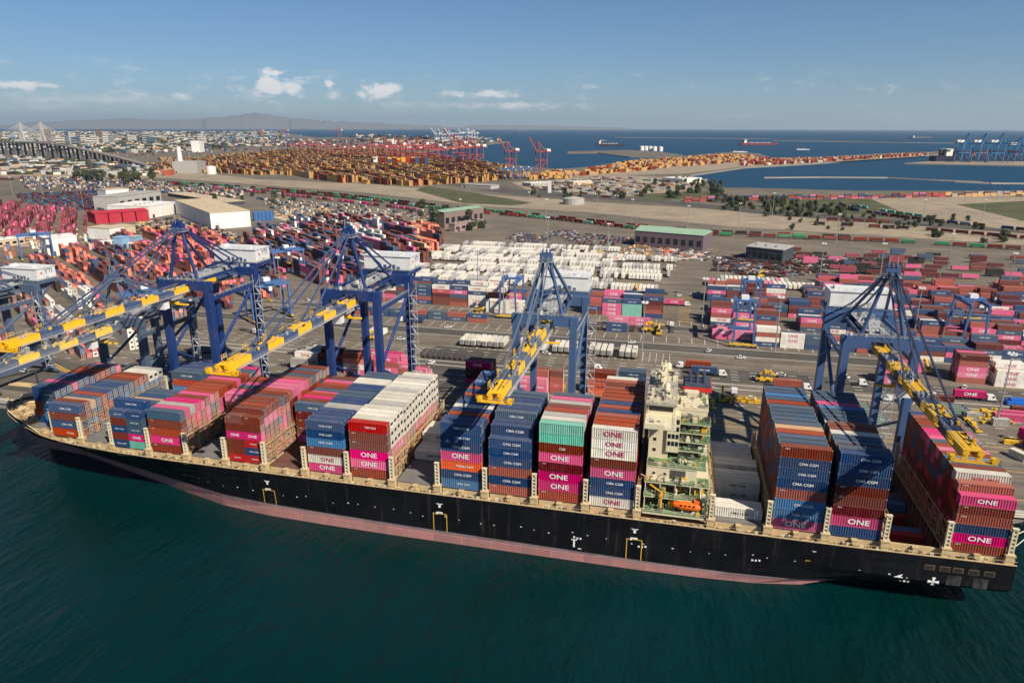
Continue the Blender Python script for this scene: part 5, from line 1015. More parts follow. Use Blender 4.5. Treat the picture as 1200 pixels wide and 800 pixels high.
# rubber-tyred gantries
rtg_b = mat('gantry_blue', lin(62, 98, 148), .5, grime=.35, gscale=.3)
def rtg(P, ang, label, h=21.5, span=24, base=11):
    t = thing('yard_gantry', label, 'gantry crane', (P[0], P[1], GZ), ang, 'rubber-tyred yard gantries')
    for x in (-base/2, base/2):
        for y in (-span/2, span/2): q = MB(); q.hexa([(x-.5, y-.5, 2.2), (x+.5, y-.5, 2.2), (x+.5, y+.5, 2.2), (x-.5, y+.5, 2.2), (x*.8-.5, y-.5, h), (x*.8+.5, y-.5, h), (x*.8+.5, y+.5, h), (x*.8-.5, y+.5, h)]); q.build('leg', rtg_b, t)
        q = MB(); q.box(x*.8-.6, x*.8+.6, -span/2-1.2, span/2+1.2, h, h+1.7); q.rail((x*.8, -span/2, h+1.7), (x*.8, span/2, h+1.7), t=.1); q.build('top_beam', rtg_b, t)
    for y in (-span/2, span/2):
        q = MB(); q.box(-base/2-1.5, base/2+1.5, y-.7, y+.7, 1.4, 2.3); wheels_y = (-base/2-1, -base/2+1, base/2-1, base/2+1); [q.tube((x, y-.4, .8), (x, y+.4, .8), .8, 10, 1) for x in wheels_y]; q.build('bogie', [spr_y, tyre], t)
    q = MB(); q.box(-base/2-.6, base/2+.6, -3, 3, h+1.7, h+3.0, 0); q.box(-2, 2, -2, 2, h+3, h+5, 1); q.box(base/2-1.6, base/2+.6, -1, 1, h-2.4, h, 1); q.build('trolley', [rtg_b, cabw], t)
    q = MB(); q.box(-6.1, 6.1, -.5, .5, h-9, h-8.4, 0); [q.bar((sx*2, sy_, h-8.4), (sx*2, sy_, h+1.7), .1, .1, 1) for sx in (-1, 1) for sy_ in (-.4, .4)]; q.build('spreader', [spr_y, chass], t)
    q = MB(); q.box(-base/2-.5, base/2+.5, span/2-1, span/2+1, 2.4, 5.2); q.build('engine_box', [rtg_b], t)
for u, v, a, lab in ((868, 400, 0, 'blue yard gantry straddling the right yard front row'), (876, 372, 0, 'blue yard gantry behind the front row one'), (1130, 398, 0, 'pale blue yard gantry over the right yard second block'), (316, 374, -34, 'blue yard gantry on the open lanes by the deep blue crane'), (338, 326, -38, 'blue yard gantry at the edge of the angled yard'), (176, 385, -34, 'blue yard gantry behind the grey bow crane'), (45, 304, -40, 'bright blue yard gantry beside the white warehouse'), (600, 368, 0, 'blue yard gantry behind the steel blue crane')):
    rtg(G(u, v, 4), R(a), lab)
# parked cars
carcol = [((.55, .55, .55, 1), 'silver'), ((.03, .03, .035, 1), 'black'), ((.7, .7, .68, 1), 'white'), ((.18, .19, .21, 1), 'grey'), ((.25, .03, .03, 1), 'dark red'), ((.04, .08, .2, 1), 'blue')]
cms = []
for c, n in carcol:
    q = MB(); q.box(-2.2, 2.2, -.9, .9, .35, .95, 0); q.hexa([(-1.7, -.85, .95), (1.2, -.85, .95), (1.2, .85, .95), (-1.7, .85, .95), (-1.2, -.7, 1.5), (.6, -.7, 1.5), (.6, .7, 1.5), (-1.2, .7, 1.5)], 1); q.box(-1.15, .55, -.68, .68, 1.5, 1.53, 0); wheels(q, (-1.4, 1.4), .85, .34, 2)
    cms.append((q.mesh('parked_car', [mat('car_'+n.replace(' ', '_'), c, .3), glassd, tyre]), n))
def lot(poly, deg, rows, n_in, du, dv, where, ymax=300):
    a = R(deg); u_ = Vector((math.cos(a), math.sin(a))); v_ = Vector((-u_.y, u_.x)); c = sum((G(*p) for p in poly), Vector())/len(poly); cnt = 0
    for j in range(-rows, rows):
        for i in range(-n_in, n_in):
            p = c+Vector(((u_*i*du+v_*j*dv).x, (u_*i*du+v_*j*dv).y, 0)); s = px((p.x, p.y, 4))
            if not inpoly(s[0], s[1], poly) or yr.random() < .18 or cnt >= ymax: continue
            me, n = yr.choice(cms); cnt += 1
            link('parked_car', me, None, (p.x, p.y, GZ), a+R(90), '%s car parked %s' % (n, where), 'car', 'cars parked '+where)
lot([(636, 273), (700, 266), (746, 272), (748, 286), (700, 290), (668, 284)], -22, 9, 40, 4.6, 10.5, 'in the lot before the purple building', 110)
lot([(590, 278), (640, 268), (650, 282), (612, 286)], -25, 8, 20, 5, 12, 'in the lot behind the reefer field', 40)
lot([(470, 240), (520, 250), (500, 258), (455, 250)], -25, 8, 20, 6, 13, 'beside the brick office block', 30)
lot([(60, 222), (130, 228), (140, 248), (60, 246)], -40, 12, 40, 6, 14, 'in the far lot behind the magenta stacks', 70)
for u, v in ((470, 398), (505, 426), (620, 402), (690, 392), (845, 372), (830, 412), (868, 420), (915, 440), (990, 442), (1090, 462), (345, 388), (395, 372), (300, 410), (250, 395), (420, 344), (360, 352), (130, 420), (30, 436), (700, 330), (770, 330), (790, 312), (1130, 455), (880, 468), (650, 384), (740, 402), (525, 384), (795, 347), (818, 344), (870, 343), (640, 415), (555, 402), (1060, 300)):
    P = G(u, v, 4); me, n = cms[2]; link('parked_car', me, None, (P.x, P.y, GZ), rnd.uniform(0, 3), 'white car alone on the yard lanes', 'car', 'white cars on the yard lanes')
# chassis racks: nobody can count them
cb_ = []
for poly, n, cols in (([(838, 302), (905, 294), (990, 304), (960, 322), (900, 326), (835, 318)], 760, ('dark', 'slate', 'dark', 'brown', 'maroon', 'dark', 'grey')), ([(770, 290), (835, 297), (830, 306), (770, 304)], 110, ('orange', 'white', 'dark', 'grey', 'white')), ([(975, 306), (1052, 302), (1056, 318), (1000, 322)], 240, ('dark', 'dark', 'slate', 'brown')),
                     ([(160, 262), (200, 256), (262, 270), (300, 282), (210, 286), (160, 276)], 620, ('tan', 'grey', 'dark', 'brown', 'dark', 'slate', 'amber')), ([(0, 268), (130, 268), (150, 282), (0, 290)], 160, ('tan', 'amber', 'white', 'grey', 'brown')), ([(300, 250), (370, 240), (400, 250), (330, 262)], 130, ('white', 'tan', 'grey', 'amber')),
                     ([(420, 247), (512, 252), (500, 262), (430, 256)], 70, ('white', 'grey', 'tan')), ([(690, 292), (760, 288), (770, 300), (690, 302)], 70, ('tan', 'white', 'amber'))):
    A = [G(*p) for p in poly]; xa, xb = min(p.x for p in A), max(p.x for p in A); ya, yb = min(p.y for p in A), max(p.y for p in A); k = 0; tries = 0
    while k < n and tries < n*30:
        tries += 1; x, y = yr.uniform(xa, xb), yr.uniform(ya, yb); s = px((x, y, 4))
        if inpoly(s[0], s[1], poly):
            k += 1; cb_.append((x, y, GZ, yr.uniform(2, 9), yr.uniform(.6, 1.9), yr.uniform(.6, 1.9), R(yr.choice((-30, -30, 60, 0))), yr.choice(cols)))
stuff_boxes('parked_chassis', cb_, None, 'crowded racks of parked chassis and small gear in the yard', 'chassis')
# ------------------------------------------------------------------ buildings
def bmat(n, rgb): return mat(n, lin(*rgb), .8, grime=.3, gscale=.08)
greyr_v = bmat('vent_grey', (150, 148, 144))
def building(name, label, A, B, depth, v_top, wall, roof, nwin=0, win_rows=1, pitch=0, door=True, zlow=4.0, C=None):
    a = G(*A); b_ = G(*B); d = Vector((b_.x-a.x, b_.y-a.y)); L_ = d.length; d.normalize(); n = Vector((-d.y, d.x))
    if C:
        c_ = G(*C); n = Vector((c_.x-a.x, c_.y-a.y)); depth = n.length; n.normalize(); d = Vector((n.y, -n.x)); L_ = abs(Vector((b_.x-a.x, b_.y-a.y)).dot(d))
    if n.y < 0: n = -n
    h = max(3, vz(a, v_top)-4); t = thing(name, label, 'building', (a.x, a.y, zlow), math.atan2(d.y, d.x))
    q = MB(); q.box(0, L_, 0, depth, 0, h); q.build('wall', wall, t)
    q = MB()
    if pitch: q.hexa([(-.5, -.5, h), (L_+.5, -.5, h), (L_+.5, depth+.5, h), (-.5, depth+.5, h), (-.5, depth/2-.1, h+pitch), (L_+.5, depth/2-.1, h+pitch), (L_+.5, depth/2+.1, h+pitch), (-.5, depth/2+.1, h+pitch)])
    else: q.box(-.4, L_+.4, -.4, depth+.4, h+.003, h+.7)
    q.build('roof', roof, t)
    if L_ > 25 and not pitch:
        for i in range(int(L_/9)): q = MB(); xx = 4+i*9; q.box(xx, xx+2.2, depth*.35, depth*.35+2.2, h+.7, h+2.0); q.build('roof_vent', greyr_v, t)
    for j in range(win_rows):
        for i in range(nwin):
            w = L_/nwin; z = h*(j+.45)/win_rows; q = MB(); q.box(i*w+w*.22, i*w+w*.78, -.12, .1, z-h/win_rows*.16, z+h/win_rows*.2); q.build('window', glassd, t)
    if door: q = MB(); q.box(L_*.1, L_*.1+4, -.2, .1, 0, min(4.5, h*.7)); q.build('door', chass, t)
    return t
green_r = bmat('roof_green', (136, 166, 140)); purple = bmat('wall_purple', (100, 84, 94)); whitew = bmat('wall_white', (222, 218, 210)); greyr = bmat('roof_grey', (176, 172, 166)); tanw = bmat('wall_tan', (190, 170, 140)); darkw = bmat('wall_dark', (52, 58, 68)); redw = bmat('wall_red', (170, 34, 54)); brickw = bmat('wall_brick', (126, 108, 102)); bluew = bmat('wall_blue', (52, 96, 150)); mauve = bmat('wall_mauve', (150, 128, 124))
building('workshop_building', 'long purple workshop with pale green roof behind the reefer field', (743, 288), (823, 295), 34, 270, purple, green_r, 9, 1, 3.5)
building('office_building', 'brick office block with pale green roof and tall window bays', (521, 268), (567, 261), 26, 249, brickw, green_r, 7, 1, 1.5)
building('office_wing', 'low mauve wing with flat roof beside the brick office block', (533, 272), (566, 266), 8, 263, mauve, mauve, 5, 1)
building('maintenance_shed', 'dark open-sided maintenance shed with light grey roof among chassis', (873, 304), (916, 309), 30, 289, darkw, greyr, 6, 1)
building('warehouse', 'big white warehouse with bright end wall, behind the angled yard', (248, 269), (285, 262), 190, 250, whitew, tanw, 0, 1, C=(207, 251))
building('warehouse', 'white warehouse adjoining the biggest one on its left', (176, 256), (208, 250), 60, 242, whitew, whitew, 0)
building('warehouse', 'plain pale warehouse beside the bright blue gantry', (57, 301), (93, 297), 22, 280, whitew, whitew, 0)
building('warehouse', 'small white shed with two bays among the mixed boxes', (130, 281), (147, 278), 30, 268, whitew, tanw, 0)
building('warehouse', 'small cream shed behind the two-bay white one', (147, 277), (160, 275), 22, 266, tanw, tanw, 0)
building('warehouse', 'white low shed at the edge of the angled yard', (122, 292), (142, 290), 14, 285, whitew, whitew, 4)
building('tank_shed', 'pale blue boxy shed beside the low white shed', (144, 292), (153, 290), 10, 279, bmat('wall_pale_blue', (130, 170, 200)), bmat('wall_pale_blue', (130, 170, 200)), 0)
building('tank_shed', 'pale blue cabin next to the boxy shed', (160, 288), (168, 286), 9, 278, bmat('wall_pale_blue', (130, 170, 200)), greyr, 0)
building('warehouse', 'long cream roofed shed in front of the magenta stacks', (-20, 292), (30, 286), 16, 284, tanw, whitew, 6)
for i in range(4):
    u = 113+i*16; building('red_tent_shed', 'red barrel-roofed storage tent in the row behind the white shed', (u, 263-i*1.2), (u+14.5, 261.8-i*1.2), 34, 251-i*1.0, redw, redw, 0, 1, 2.5, False)['group'] = 'red storage tents in a row'
building('rail_shed', 'long low tan roofed shed with a dark wall facing the yard', (197, 230), (265, 241), 30, 226.5, darkw, tanw, 14, 1)  # the shadow on this wall is put into its dark colour
building('warehouse', 'grey open warehouse behind the magenta stacks', (140, 246), (190, 238), 40, 231, greyr, greyr, 6)
building('warehouse', 'cream shed near the long rail shed', (125, 232), (152, 230), 30, 223, whitew, tanw, 0)
for u, v, w, vt, n in ((670, 238, 13, 233, 'round'), (628, 199, 9, 193, 'far'), (560, 208, 26, 196, 'blue')):
    pass
for i in range(4): rtg(G(592+i*9, 211-i*.3, 4), R(-30), 'pale blue yard gantry at the edge of the far amber stacks', 24, 30, 16)
building('power_house', 'pale power station block beside a tall chimney', (203, 203), (232, 203), 60, 190, greyr, greyr, 0)
building('power_house', 'red-brown brick block beside the power station', (190, 206), (199, 206), 30, 199, bmat('wall_redbrown', (170, 84, 60)), tanw, 0)
building('grain_elevator', 'pale tall block above the far amber stacks', (225, 178.5), (235, 178.5), 60, 165, whitew, greyr, 0)
building('warehouse', 'white flat roofed depot behind the freight lot', (622, 219), (644, 217.5), 26, 215, greyr, whitew, 0)
building('warehouse', 'white depot with long roof in the freight lot', (672, 217), (694, 216), 26, 213.4, tanw, whitew, 0)
building('warehouse', 'low white depot beside the palm rows', (800, 215), (822, 213.5), 60, 210, whitew, whitew, 0)
building('warehouse', 'grey depot beside the highway', (540, 220), (575, 222), 30, 216, greyr, greyr, 0)
for i, u in enumerate((300, 304.5, 309, 313.5, 318)):
    P = G(u, 259-i*.2, 4); q = MB(); q.tube((0, 0, 0), (0, 0, 11), 3.4, 14); q.lathe((0, 0), [(3.5, 11), (2, 12), (0, 12.3)], 14); q.build('storage_silo', bluew, None, loc=(P.x, P.y, 4), label='upright blue storage silo in a row beside the white warehouse', cat='silo', group='blue silos by the warehouse')
P = G(213, 202, 4); q = MB(); h = vz(P, 172)-4; q.tube((0, 0, 0), (0, 0, h), 7.5, 16, 0, 5); q.build('chimney_stack', whitew, None, loc=(P.x, P.y, 4), label='tall pale chimney at the power station', cat='chimney')
P = G(248, 204, 4); q = MB(); q.tube((0, 0, 0), (0, 0, 18), 12, 18); q.lathe((0, 0), [(12.2, 18), (0, 21)], 18); q.build('storage_tank', whitew, None, loc=(P.x, P.y, 4), label='round white tank right of the power station', cat='tank')
P = G(672, 239, 4); q = MB(); q.tube((0, 0, 0), (0, 0, 9), 17, 20); q.lathe((0, 0), [(17.3, 9), (0, 12)], 20); q.build('storage_tank', greyr, None, loc=(P.x, P.y, 4), label='low round grey tank beside the embankment', cat='tank')
P = G(644, 226, 4); q = MB(); h = vz(P, 212)-4; q.box(-3, 3, -1, 1, 0, h); q.build('billboard_pylon', whitew, None, loc=(P.x, P.y, 4), label='tall white pylon sign in the freight lot', cat='pylon')
# high-mast lights
q = MB(); q.tube((0, 0, 0), (0, 0, 30), .42, 6, 0, .2); me_p = q.mesh('pole', [steel_m]); q = MB(); q.tube((0, 0, 29.4), (0, 0, 29.7), 1.5, 8, 0); [q.box(1.4*math.cos(a)-.35, 1.4*math.cos(a)+.35, 1.4*math.sin(a)-.35, 1.4*math.sin(a)+.35, 29.5, 30.3, 0) for a in (0, 1, 2, 3, 4, 5.2)]; me_h = q.mesh('lamp_head', [cabw])
for u, v in ((1168, 497), (752, 420), (590, 371), (822, 384), (838, 352), (908, 412), (450, 355), (1070, 398), (560, 340), (660, 340), (712, 300), (642, 290), (740, 262), (805, 272), (865, 268), (980, 285), (1110, 315), (700, 246), (395, 285), (330, 352), (250, 340), (98, 245), (50, 230), (15, 228), (540, 262), (640, 262), (905, 252), (1080, 262), (1150, 262), (620, 251), (465, 268), (960, 330), (1030, 330), (1180, 345), (160, 330), (260, 300)):
    P = G(u, v, 4); t = thing('light_mast', 'tall thin floodlight mast standing in the terminal', 'light mast', (P.x, P.y, 4.05), 0, 'floodlight masts'); link('pole', me_p, t); link('lamp_head', me_h, t)
# ------------------------------------------------------------------ trains
wag = {}
def wagon(c):
    if c not in wag:
        q = MB(); q.box(-6.9, 6.9, -1.4, 1.4, .9, 1.35, 1); [q.tube((x, s*.75-.08, .45), (x, s*.75+.08, .45), .45, 8, 1) for x in (-5.6, -4, 4, 5.6) for s in (-1, 1)]; q.box(-6.1, 6.1, -1.22, 1.22, 1.36, 4.1, 0); [q.box(x-.08, x+.08, -1.27, 1.27, 1.36, 4.1, 0) for x in (-6, -3, 0, 3, 6)]
        q.box(-6.12, 6.12, -1.2, 1.2, 4.1, 4.14, 2); wag[c] = q.mesh('rail_wagon', [side_m(c), chass, roof_m(c)])
    return wag[c]
def train(pts, cols, where, skip=.06, step=15.2, off=0):
    P = [G(*p) for p in pts]; d = off
    segs = [(a, b_, (b_-a).length) for a, b_ in zip(P, P[1:])]; tot = sum(s[2] for s in segs)
    while d < tot:
        r = d
        for a, b_, l in segs:
            if r <= l: break
            r -= l
        p = a.lerp(b_, min(1, r/l)); ang = math.atan2((b_-a).y, (b_-a).x); d += step
        if yr.random() < skip: continue
        c = yr.choice(cols); link('rail_wagon', wagon(c), None, (p.x, p.y, 4.2), ang, '%s box wagon standing %s' % (CNAME[c], where), 'rail wagon', 'wagons '+where)
G1 = ['green', 'maroon', 'brown', 'maroon', 'teal', 'red']
train([(196, 216.5), (310, 224), (400, 232), (500, 244), (560, 250), (640, 257), (745, 269), (800, 270.5)], G1, 'on the long curved siding')
train([(250, 221), (350, 231), (470, 245), (545, 256)], ['magenta', 'maroon', 'pink', 'magenta', 'white'], 'on the siding beside the green ones', off=4)
train([(196, 214.6), (310, 221.6), (400, 229.5), (500, 241), (560, 247.5), (640, 254.6), (745, 266.4), (800, 268.6)], ['maroon', 'brown', 'dark', 'green', 'maroon'], 'on the track behind the long curved siding', off=7, skip=.2)
train([(830, 273.6), (960, 278.6), (1040, 281.6)], ['dark', 'maroon', 'green', 'brown'], 'on the back track behind the purple building', skip=.25, off=5)
train([(960, 264), (1080, 270), (1205, 281)], ['brown', 'maroon', 'dark'], 'on the track along the highway', skip=.3)
train([(834, 276), (965, 281), (1042, 284), (1205, 294)], ['brown', 'green', 'maroon', 'brown', 'rust'], 'on the siding behind the purple building', skip=.15)
train([(985, 240), (1000, 247), (1040, 254), (1110, 262), (1210, 272)], ['maroon', 'brown', 'slate', 'navy', 'maroon', 'grey'], 'on the curve below the sand field')
train([(1005, 243), (1040, 249.5), (1080, 255)], ['green', 'teal', 'green'], 'inside the curve below the sand field', off=3)
train([(975, 259), (1050, 262)], ['maroon', 'brown'], 'on the spur below the trees')
train([(0, 211), (90, 213), (196, 216.5)], ['slate', 'maroon', 'brown'], 'on the far siding before the bridge', skip=.3)
rowc = []
A, B_ = G(806, 236.5), G(1215, 229); n = int((B_-A).length/13.2)
for j in range(4):
    for i in range(n):
        p = A.lerp(B_, i/n); q_ = (p.x+j*.6, p.y+j*2.7)
        for t_ in range(yr.choice((1, 2, 2, 3))): rowc.append((q_[0], q_[1], 4.2+t_*2.7, 12.19, 2.42, 2.6, math.atan2(B_.y-A.y, B_.x-A.x), yr.choice(['rust', 'brown', 'red', 'slate', 'navy', 'rust', 'pink'] if i < n*.72 else ['amber', 'tan', 'brown', 'amber', 'grey'])))
stuff_boxes('shore_containers', rowc, None, 'long row of containers stacked along the near shore of the bay', 'container stack')
# ------------------------------------------------------------------ trees
leafm = mat('foliage_dark', (.05, .068, .028, 1), .8, grime=.6, gscale=.6, vary=.3, grime_col=(.07, .08, .035, 1)); barkm = mat('bark', (.10, .075, .05, 1), .9)
def tree_meshes(seed, h, r, n=620):
    rr = random.Random(seed); q = MB(); q.tube((0, 0, 0), (rr.uniform(-.3, .3), 0, h*.55), .32, 6, 0, .16)
    for k in range(4): a = k*1.6; q.tube((0, 0, h*.38), (math.cos(a)*r*.5, math.sin(a)*r*.5, h*.68), .14, 5, 0, .06)
    tr = q.mesh('trunk', [barkm]); q = MB(); cl = [(rr.uniform(-.6, .6)*r, rr.uniform(-.6, .6)*r, h*rr.uniform(.22, .82), r*rr.uniform(.35, .62)) for _ in range(14)]
    for _ in range(n):
        cx, cy_, cz, cr = rr.choice(cl); d = Vector((rr.gauss(0, 1), rr.gauss(0, 1), rr.gauss(0, .8))).normalized()*cr*rr.uniform(.6, 1.05); p = Vector((cx, cy_, cz))+d
        a = Vector((rr.gauss(0, 1), rr.gauss(0, 1), rr.gauss(0, 1))).normalized(); b2 = a.cross(d+Vector((.01, .02, .03))).normalized(); s = rr.uniform(.4, .95)
        q.poly([p-a*s, p+b2*s*.6, p+a*s, p-b2*s*.6])
    return tr, q.mesh('crown', [leafm])
TM = [tree_meshes(1, 9, 3.6), tree_meshes(2, 12, 3.4), tree_meshes(3, 7, 3.8), tree_meshes(4, 5, 3.2)]
def tree(P, i, s, label, group):
    t = thing('tree', label, 'tree', (P[0], P[1], 4.0), yr.uniform(0, 6), group); t.scale = (s, s, s*yr.uniform(.85, 1.15)); link('trunk', TM[i][0], t); link('crown', TM[i][1], t)
for u, v, n, ru, rv, lab, sc in ((880, 242, 30, 40, 6, 'dark bushy tree in the belt beside the highway', 1.25), (950, 248, 34, 55, 6, 'dark bushy tree in the belt beside the highway', 1.25), (820, 229, 14, 40, 4, 'dark tree on the grass by the freight lot', 1.8), (508, 270, 5, 5, 4, 'dark round tree beside the brick office block', 1.8), (560, 268, 4, 10, 3, 'green tree in front of the office wing', 1.5), (1090, 277, 3, 12, 2, 'lone dark tree by the right siding', 1.0), (1165, 281, 5, 20, 4, 'lone dark tree by the right siding', 1.25),
                              (135, 210, 26, 45, 6, 'dark tree in the grove before the far viaduct', 2.2), (800, 218, 22, 45, 5, 'small tree in the rows by the bay shore', 1.5), (700, 228, 18, 80, 6, 'small tree along the freight lot road', 1.4), (1040, 262, 46, 120, 9, 'low bush along the highway verge', .8), (300, 235, 12, 60, 6, 'low bush along the highway verge', 1.2), (500, 250, 10, 30, 4, 'low bush beside the office car park', 1.3)):
    for k in range(n): P = G(u+yr.uniform(-ru, ru), v+yr.uniform(-rv, rv), 4); tree(P, yr.randrange(4), sc*yr.uniform(.7, 1.2), lab, 'trees: '+lab)
# ------------------------------------------------------------------ far terminal, cranes, ships, bridge, city
fr = random.Random(9)
def fill(poly, n, tiers, pal, ang, zone=None, L_=12.19, W_=2.44, clump=3):
    A = [G(*p) for p in poly]; xa, xb = min(p.x for p in A), max(p.x for p in A); ya, yb = min(p.y for p in A), max(p.y for p in A); out = []; tries = 0; k = 0
    while k < n and tries < n*40:
        tries += 1; x, y = fr.uniform(xa, xb), fr.uniform(ya, yb); s = px((x, y, 4))
        if not inpoly(s[0], s[1], poly): continue
        k += 1; t = fr.choice(tiers); c = fr.choice(pal)
        for j in range(clump): 
            out.append((x+j*2.6*-math.sin(ang), y+j*2.6*math.cos(ang), 4.1, L_*fr.choice((1, 1, 2)), W_, 2.7*max(1, t+fr.choice((-1, 0, 0))), ang, c if fr.random() < .6 else fr.choice(pal)))
    return out
AM = ['amber', 'amber', 'tan', 'amber', 'amber', 'brown', 'tan', 'rust', 'brown']
def far_rows(poly, origin, deg, per, gap, vgroup, vgap, tiers, pal, step=25.5):
    a = R(deg); u = Vector((math.cos(a), math.sin(a))); v = Vector((-u.y, u.x)); o = G(*origin); out = []
    for vi in range(-260, 260):
        vv = vi*2.9+(vi//vgroup)*vgap
        for ui in range(-70, 70):
            uu = ui*step+(ui//per)*gap; x, y = o.x+u.x*uu+v.x*vv, o.y+u.y*uu+v.y*vv
            if y < 300: continue
            s = px((x, y, 4))
            if not inpoly(s[0], s[1], poly): continue
            rs = random.Random((vi//vgroup)*977+(ui//per)*31); t = rs.choice(tiers)+fr.choice((-1, 0, 0, 1))
            if t < 1 or fr.random() < .06: continue
            out.append((x, y, 4.1, step-1, 2.5, 2.7*t, a, rs.choice(pal) if fr.random() < .35 else fr.choice(pal)))
    return out
far = far_rows([(176, 200), (200, 193), (262, 188), (330, 178), (440, 177), (520, 187), (590, 197), (596, 209), (560, 214), (480, 218), (390, 214), (345, 206), (300, 205), (255, 203)], (400, 198), -38, 6, 30, 5, 9, (2, 3, 4, 4, 5, 5), AM)
far += fill([(176, 200), (200, 193), (262, 188), (330, 178), (440, 177), (520, 187), (590, 197), (596, 209), (560, 214), (480, 218), (390, 214), (345, 206), (300, 205), (255, 203)], 120, (1, 2, 3), AM, R(-38))
far += fill([(150, 198), (182, 186), (300, 178), (330, 176), (262, 190), (180, 202)], 160, (1, 2, 3), AM, R(-38))
far += fill([(590, 208), (690, 200), (742, 190.5), (800, 186), (850, 182), (885, 184.5), (880, 189), (800, 196), (700, 205), (640, 212)], 560, (2, 3, 4), AM, R(60))
far += fill([(870, 186.5), (905, 187.5), (960, 187.2), (1000, 185), (1090, 180.5), (1085, 182.5), (1005, 187.4), (950, 191.2), (870, 195)], 420, (2, 3, 4), ['rust', 'brown', 'red', 'rust', 'tan', 'white'], R(60))
far += fill([(0, 178), (150, 176), (330, 168), (420, 170), (330, 175), (180, 183), (20, 190)], 260, (1, 2, 2), ['rust', 'white', 'slate', 'grey', 'navy', 'red', 'tan'], R(-38))
far += fill([(270, 168), (430, 163), (560, 165), (540, 172), (440, 175), (330, 173)], 420, (2, 3, 4, 5), ['rust', 'red', 'navy', 'white', 'slate', 'brown', 'steel'], R(-38))
stuff_boxes('far_terminal_containers', far, None, 'amber and rust container stacks massed on the far terminal and spit', 'container stack')
lot_far = fill([(610, 216), (700, 208), (820, 211), (815, 218), (720, 232), (640, 226)], 420, (1, 1), ['white', 'grey', 'tan', 'slate', 'white', 'maroon'], R(-20), L_=9, clump=1)
lot_far += fill([(20, 206), (180, 212), (300, 222), (280, 232), (190, 226), (30, 222)], 420, (1, 1), ['white', 'grey', 'tan', 'slate', 'maroon', 'navy'], R(-38), L_=8, clump=2)
lot_far += fill([(300, 232), (430, 242), (470, 250), (330, 252)], 120, (1, 1), ['white', 'grey', 'tan', 'slate'], R(-30), L_=6, clump=1)
lot_far += fill([(20, 228), (120, 224), (190, 240), (110, 248), (20, 238)], 420, (1, 1), ['slate', 'navy', 'brown', 'slate', 'maroon'], R(-38), L_=9, clump=2)
stuff_boxes('parked_trailers', lot_far, None, 'scatter of trailers and trucks parked on the far lots', 'trailers')
def far_crane(u, v, vtop, m, label, group, raised=False, face=1, z=4.0):
    P = G(u, v, z); H = vz(P, vtop)-z; hp = H*(.55 if raised else .66)
    t = thing('harbour_crane', label, 'crane', (P.x, P.y, z), R(yr.choice((-40, -38, -42))) if face else R(20), group); w = hp*.22; g = hp*.5; th = max(1.6, hp*.035)
    for x in (-w, w):
        for y in (0, g): q = MB(); q.bar((x, y, 0), (x, y, hp), th); q.build('leg', m, t)
        q = MB(); q.bar((x, 0, hp*.55), (x, g, hp*.55), th*.8); q.bar((x, 0, hp*.15), (x, g, hp*.5), th*.6); q.build('side_brace', m, t)
    for y in (0, g): q = MB(); q.bar((-w, y, hp), (w, y, hp), th); q.bar((-w, y, hp*.5), (w, y, hp*.5), th*.8); q.build('portal_beam', m, t)
    q = MB(); q.bar((0, -hp*.1, hp), (0, g*1.9, hp), th*1.7, th*1.5); q.build('girder', m, t)
    q = MB()
    if raised: q.bar((0, -hp*.05, hp), (0, -hp*.62, H*.98), th*1.6, th*1.4)
    else: q.bar((0, 0, hp), (0, -hp*1.05, hp), th*1.6, th*1.4)
    q.build('boom', m, t)
    q = MB(); za = H if not raised else H*.86
    for x in (-w*.7, w*.7): q.bar((x, 0, hp), (0, 0, za), th*.8); q.bar((0, 0, za), (x, g, hp), th*.6)
    if not raised: q.bar((0, 0, za), (0, -hp*.9, hp), th*.4)
    q.build('mast', m, t); q = MB(); q.box(-w*.9, w*.9, g*1.0, g*1.5, hp+th, hp+th+hp*.12); q.build('machinery_house', whitew, t)
    return t
cr_red = mat('crane_red', lin(160, 74, 72), .6, grime=.2); cr_w = mat('crane_white', lin(222, 222, 220), .6, grime=.2); cr_bl = mat('crane_cyan', lin(40, 120, 170), .6, grime=.2)
for u, v, vt, r_ in ((594, 198, 160, 1), (630, 200, 160, 1)): far_crane(u, v, vt, cr_red, 'red harbour crane with raised boom at the end of the far quay', 'red cranes with raised booms', True)
for u, v, vt, r_ in ((372, 181, 164, 0), (385, 183, 165, 0), (362, 176, 163, 0), (420, 186, 168, 0), (432, 187, 163, 0), (445, 188, 166, 0), (458, 188, 165, 0), (470, 189, 166, 0), (484, 190, 166, 0), (497, 191, 167, 0), (512, 191, 166, 0), (522, 192, 167, 0), (533, 192, 150, 1), (548, 193, 161, 0), (556, 193, 162, 0), (352, 178, 165, 0), (344, 176, 166, 0), (398, 184, 168, 0), (408, 185, 167, 0), (451, 188, 160, 0), (464, 189, 161, 0), (478, 190, 162, 0), (490, 190, 160, 0), (505, 191, 162, 0), (540, 193, 163, 0)):
    far_crane(u, v, vt, cr_red, 'red harbour crane in the crowded row of the far quay', 'red cranes in the far row', bool(r_))
for u, v, vt, r_ in ((510, 166, 150, 1), (518, 166, 151, 1), (526, 166, 150, 1), (538, 165, 152, 0), (548, 165, 150, 0), (555, 165, 152, 0)): far_crane(u, v, vt, cr_w, 'white harbour crane on the outermost quay', 'white harbour cranes', bool(r_))
for u, v, vt in ((1130, 190.6, 156), (1150, 190.8, 156), (1170, 191, 156), (1192, 191.2, 160)): far_crane(u, v, vt, cr_bl, 'cyan blue crane standing over the moored ship across the bay', 'cyan cranes across the bay', False, 0)
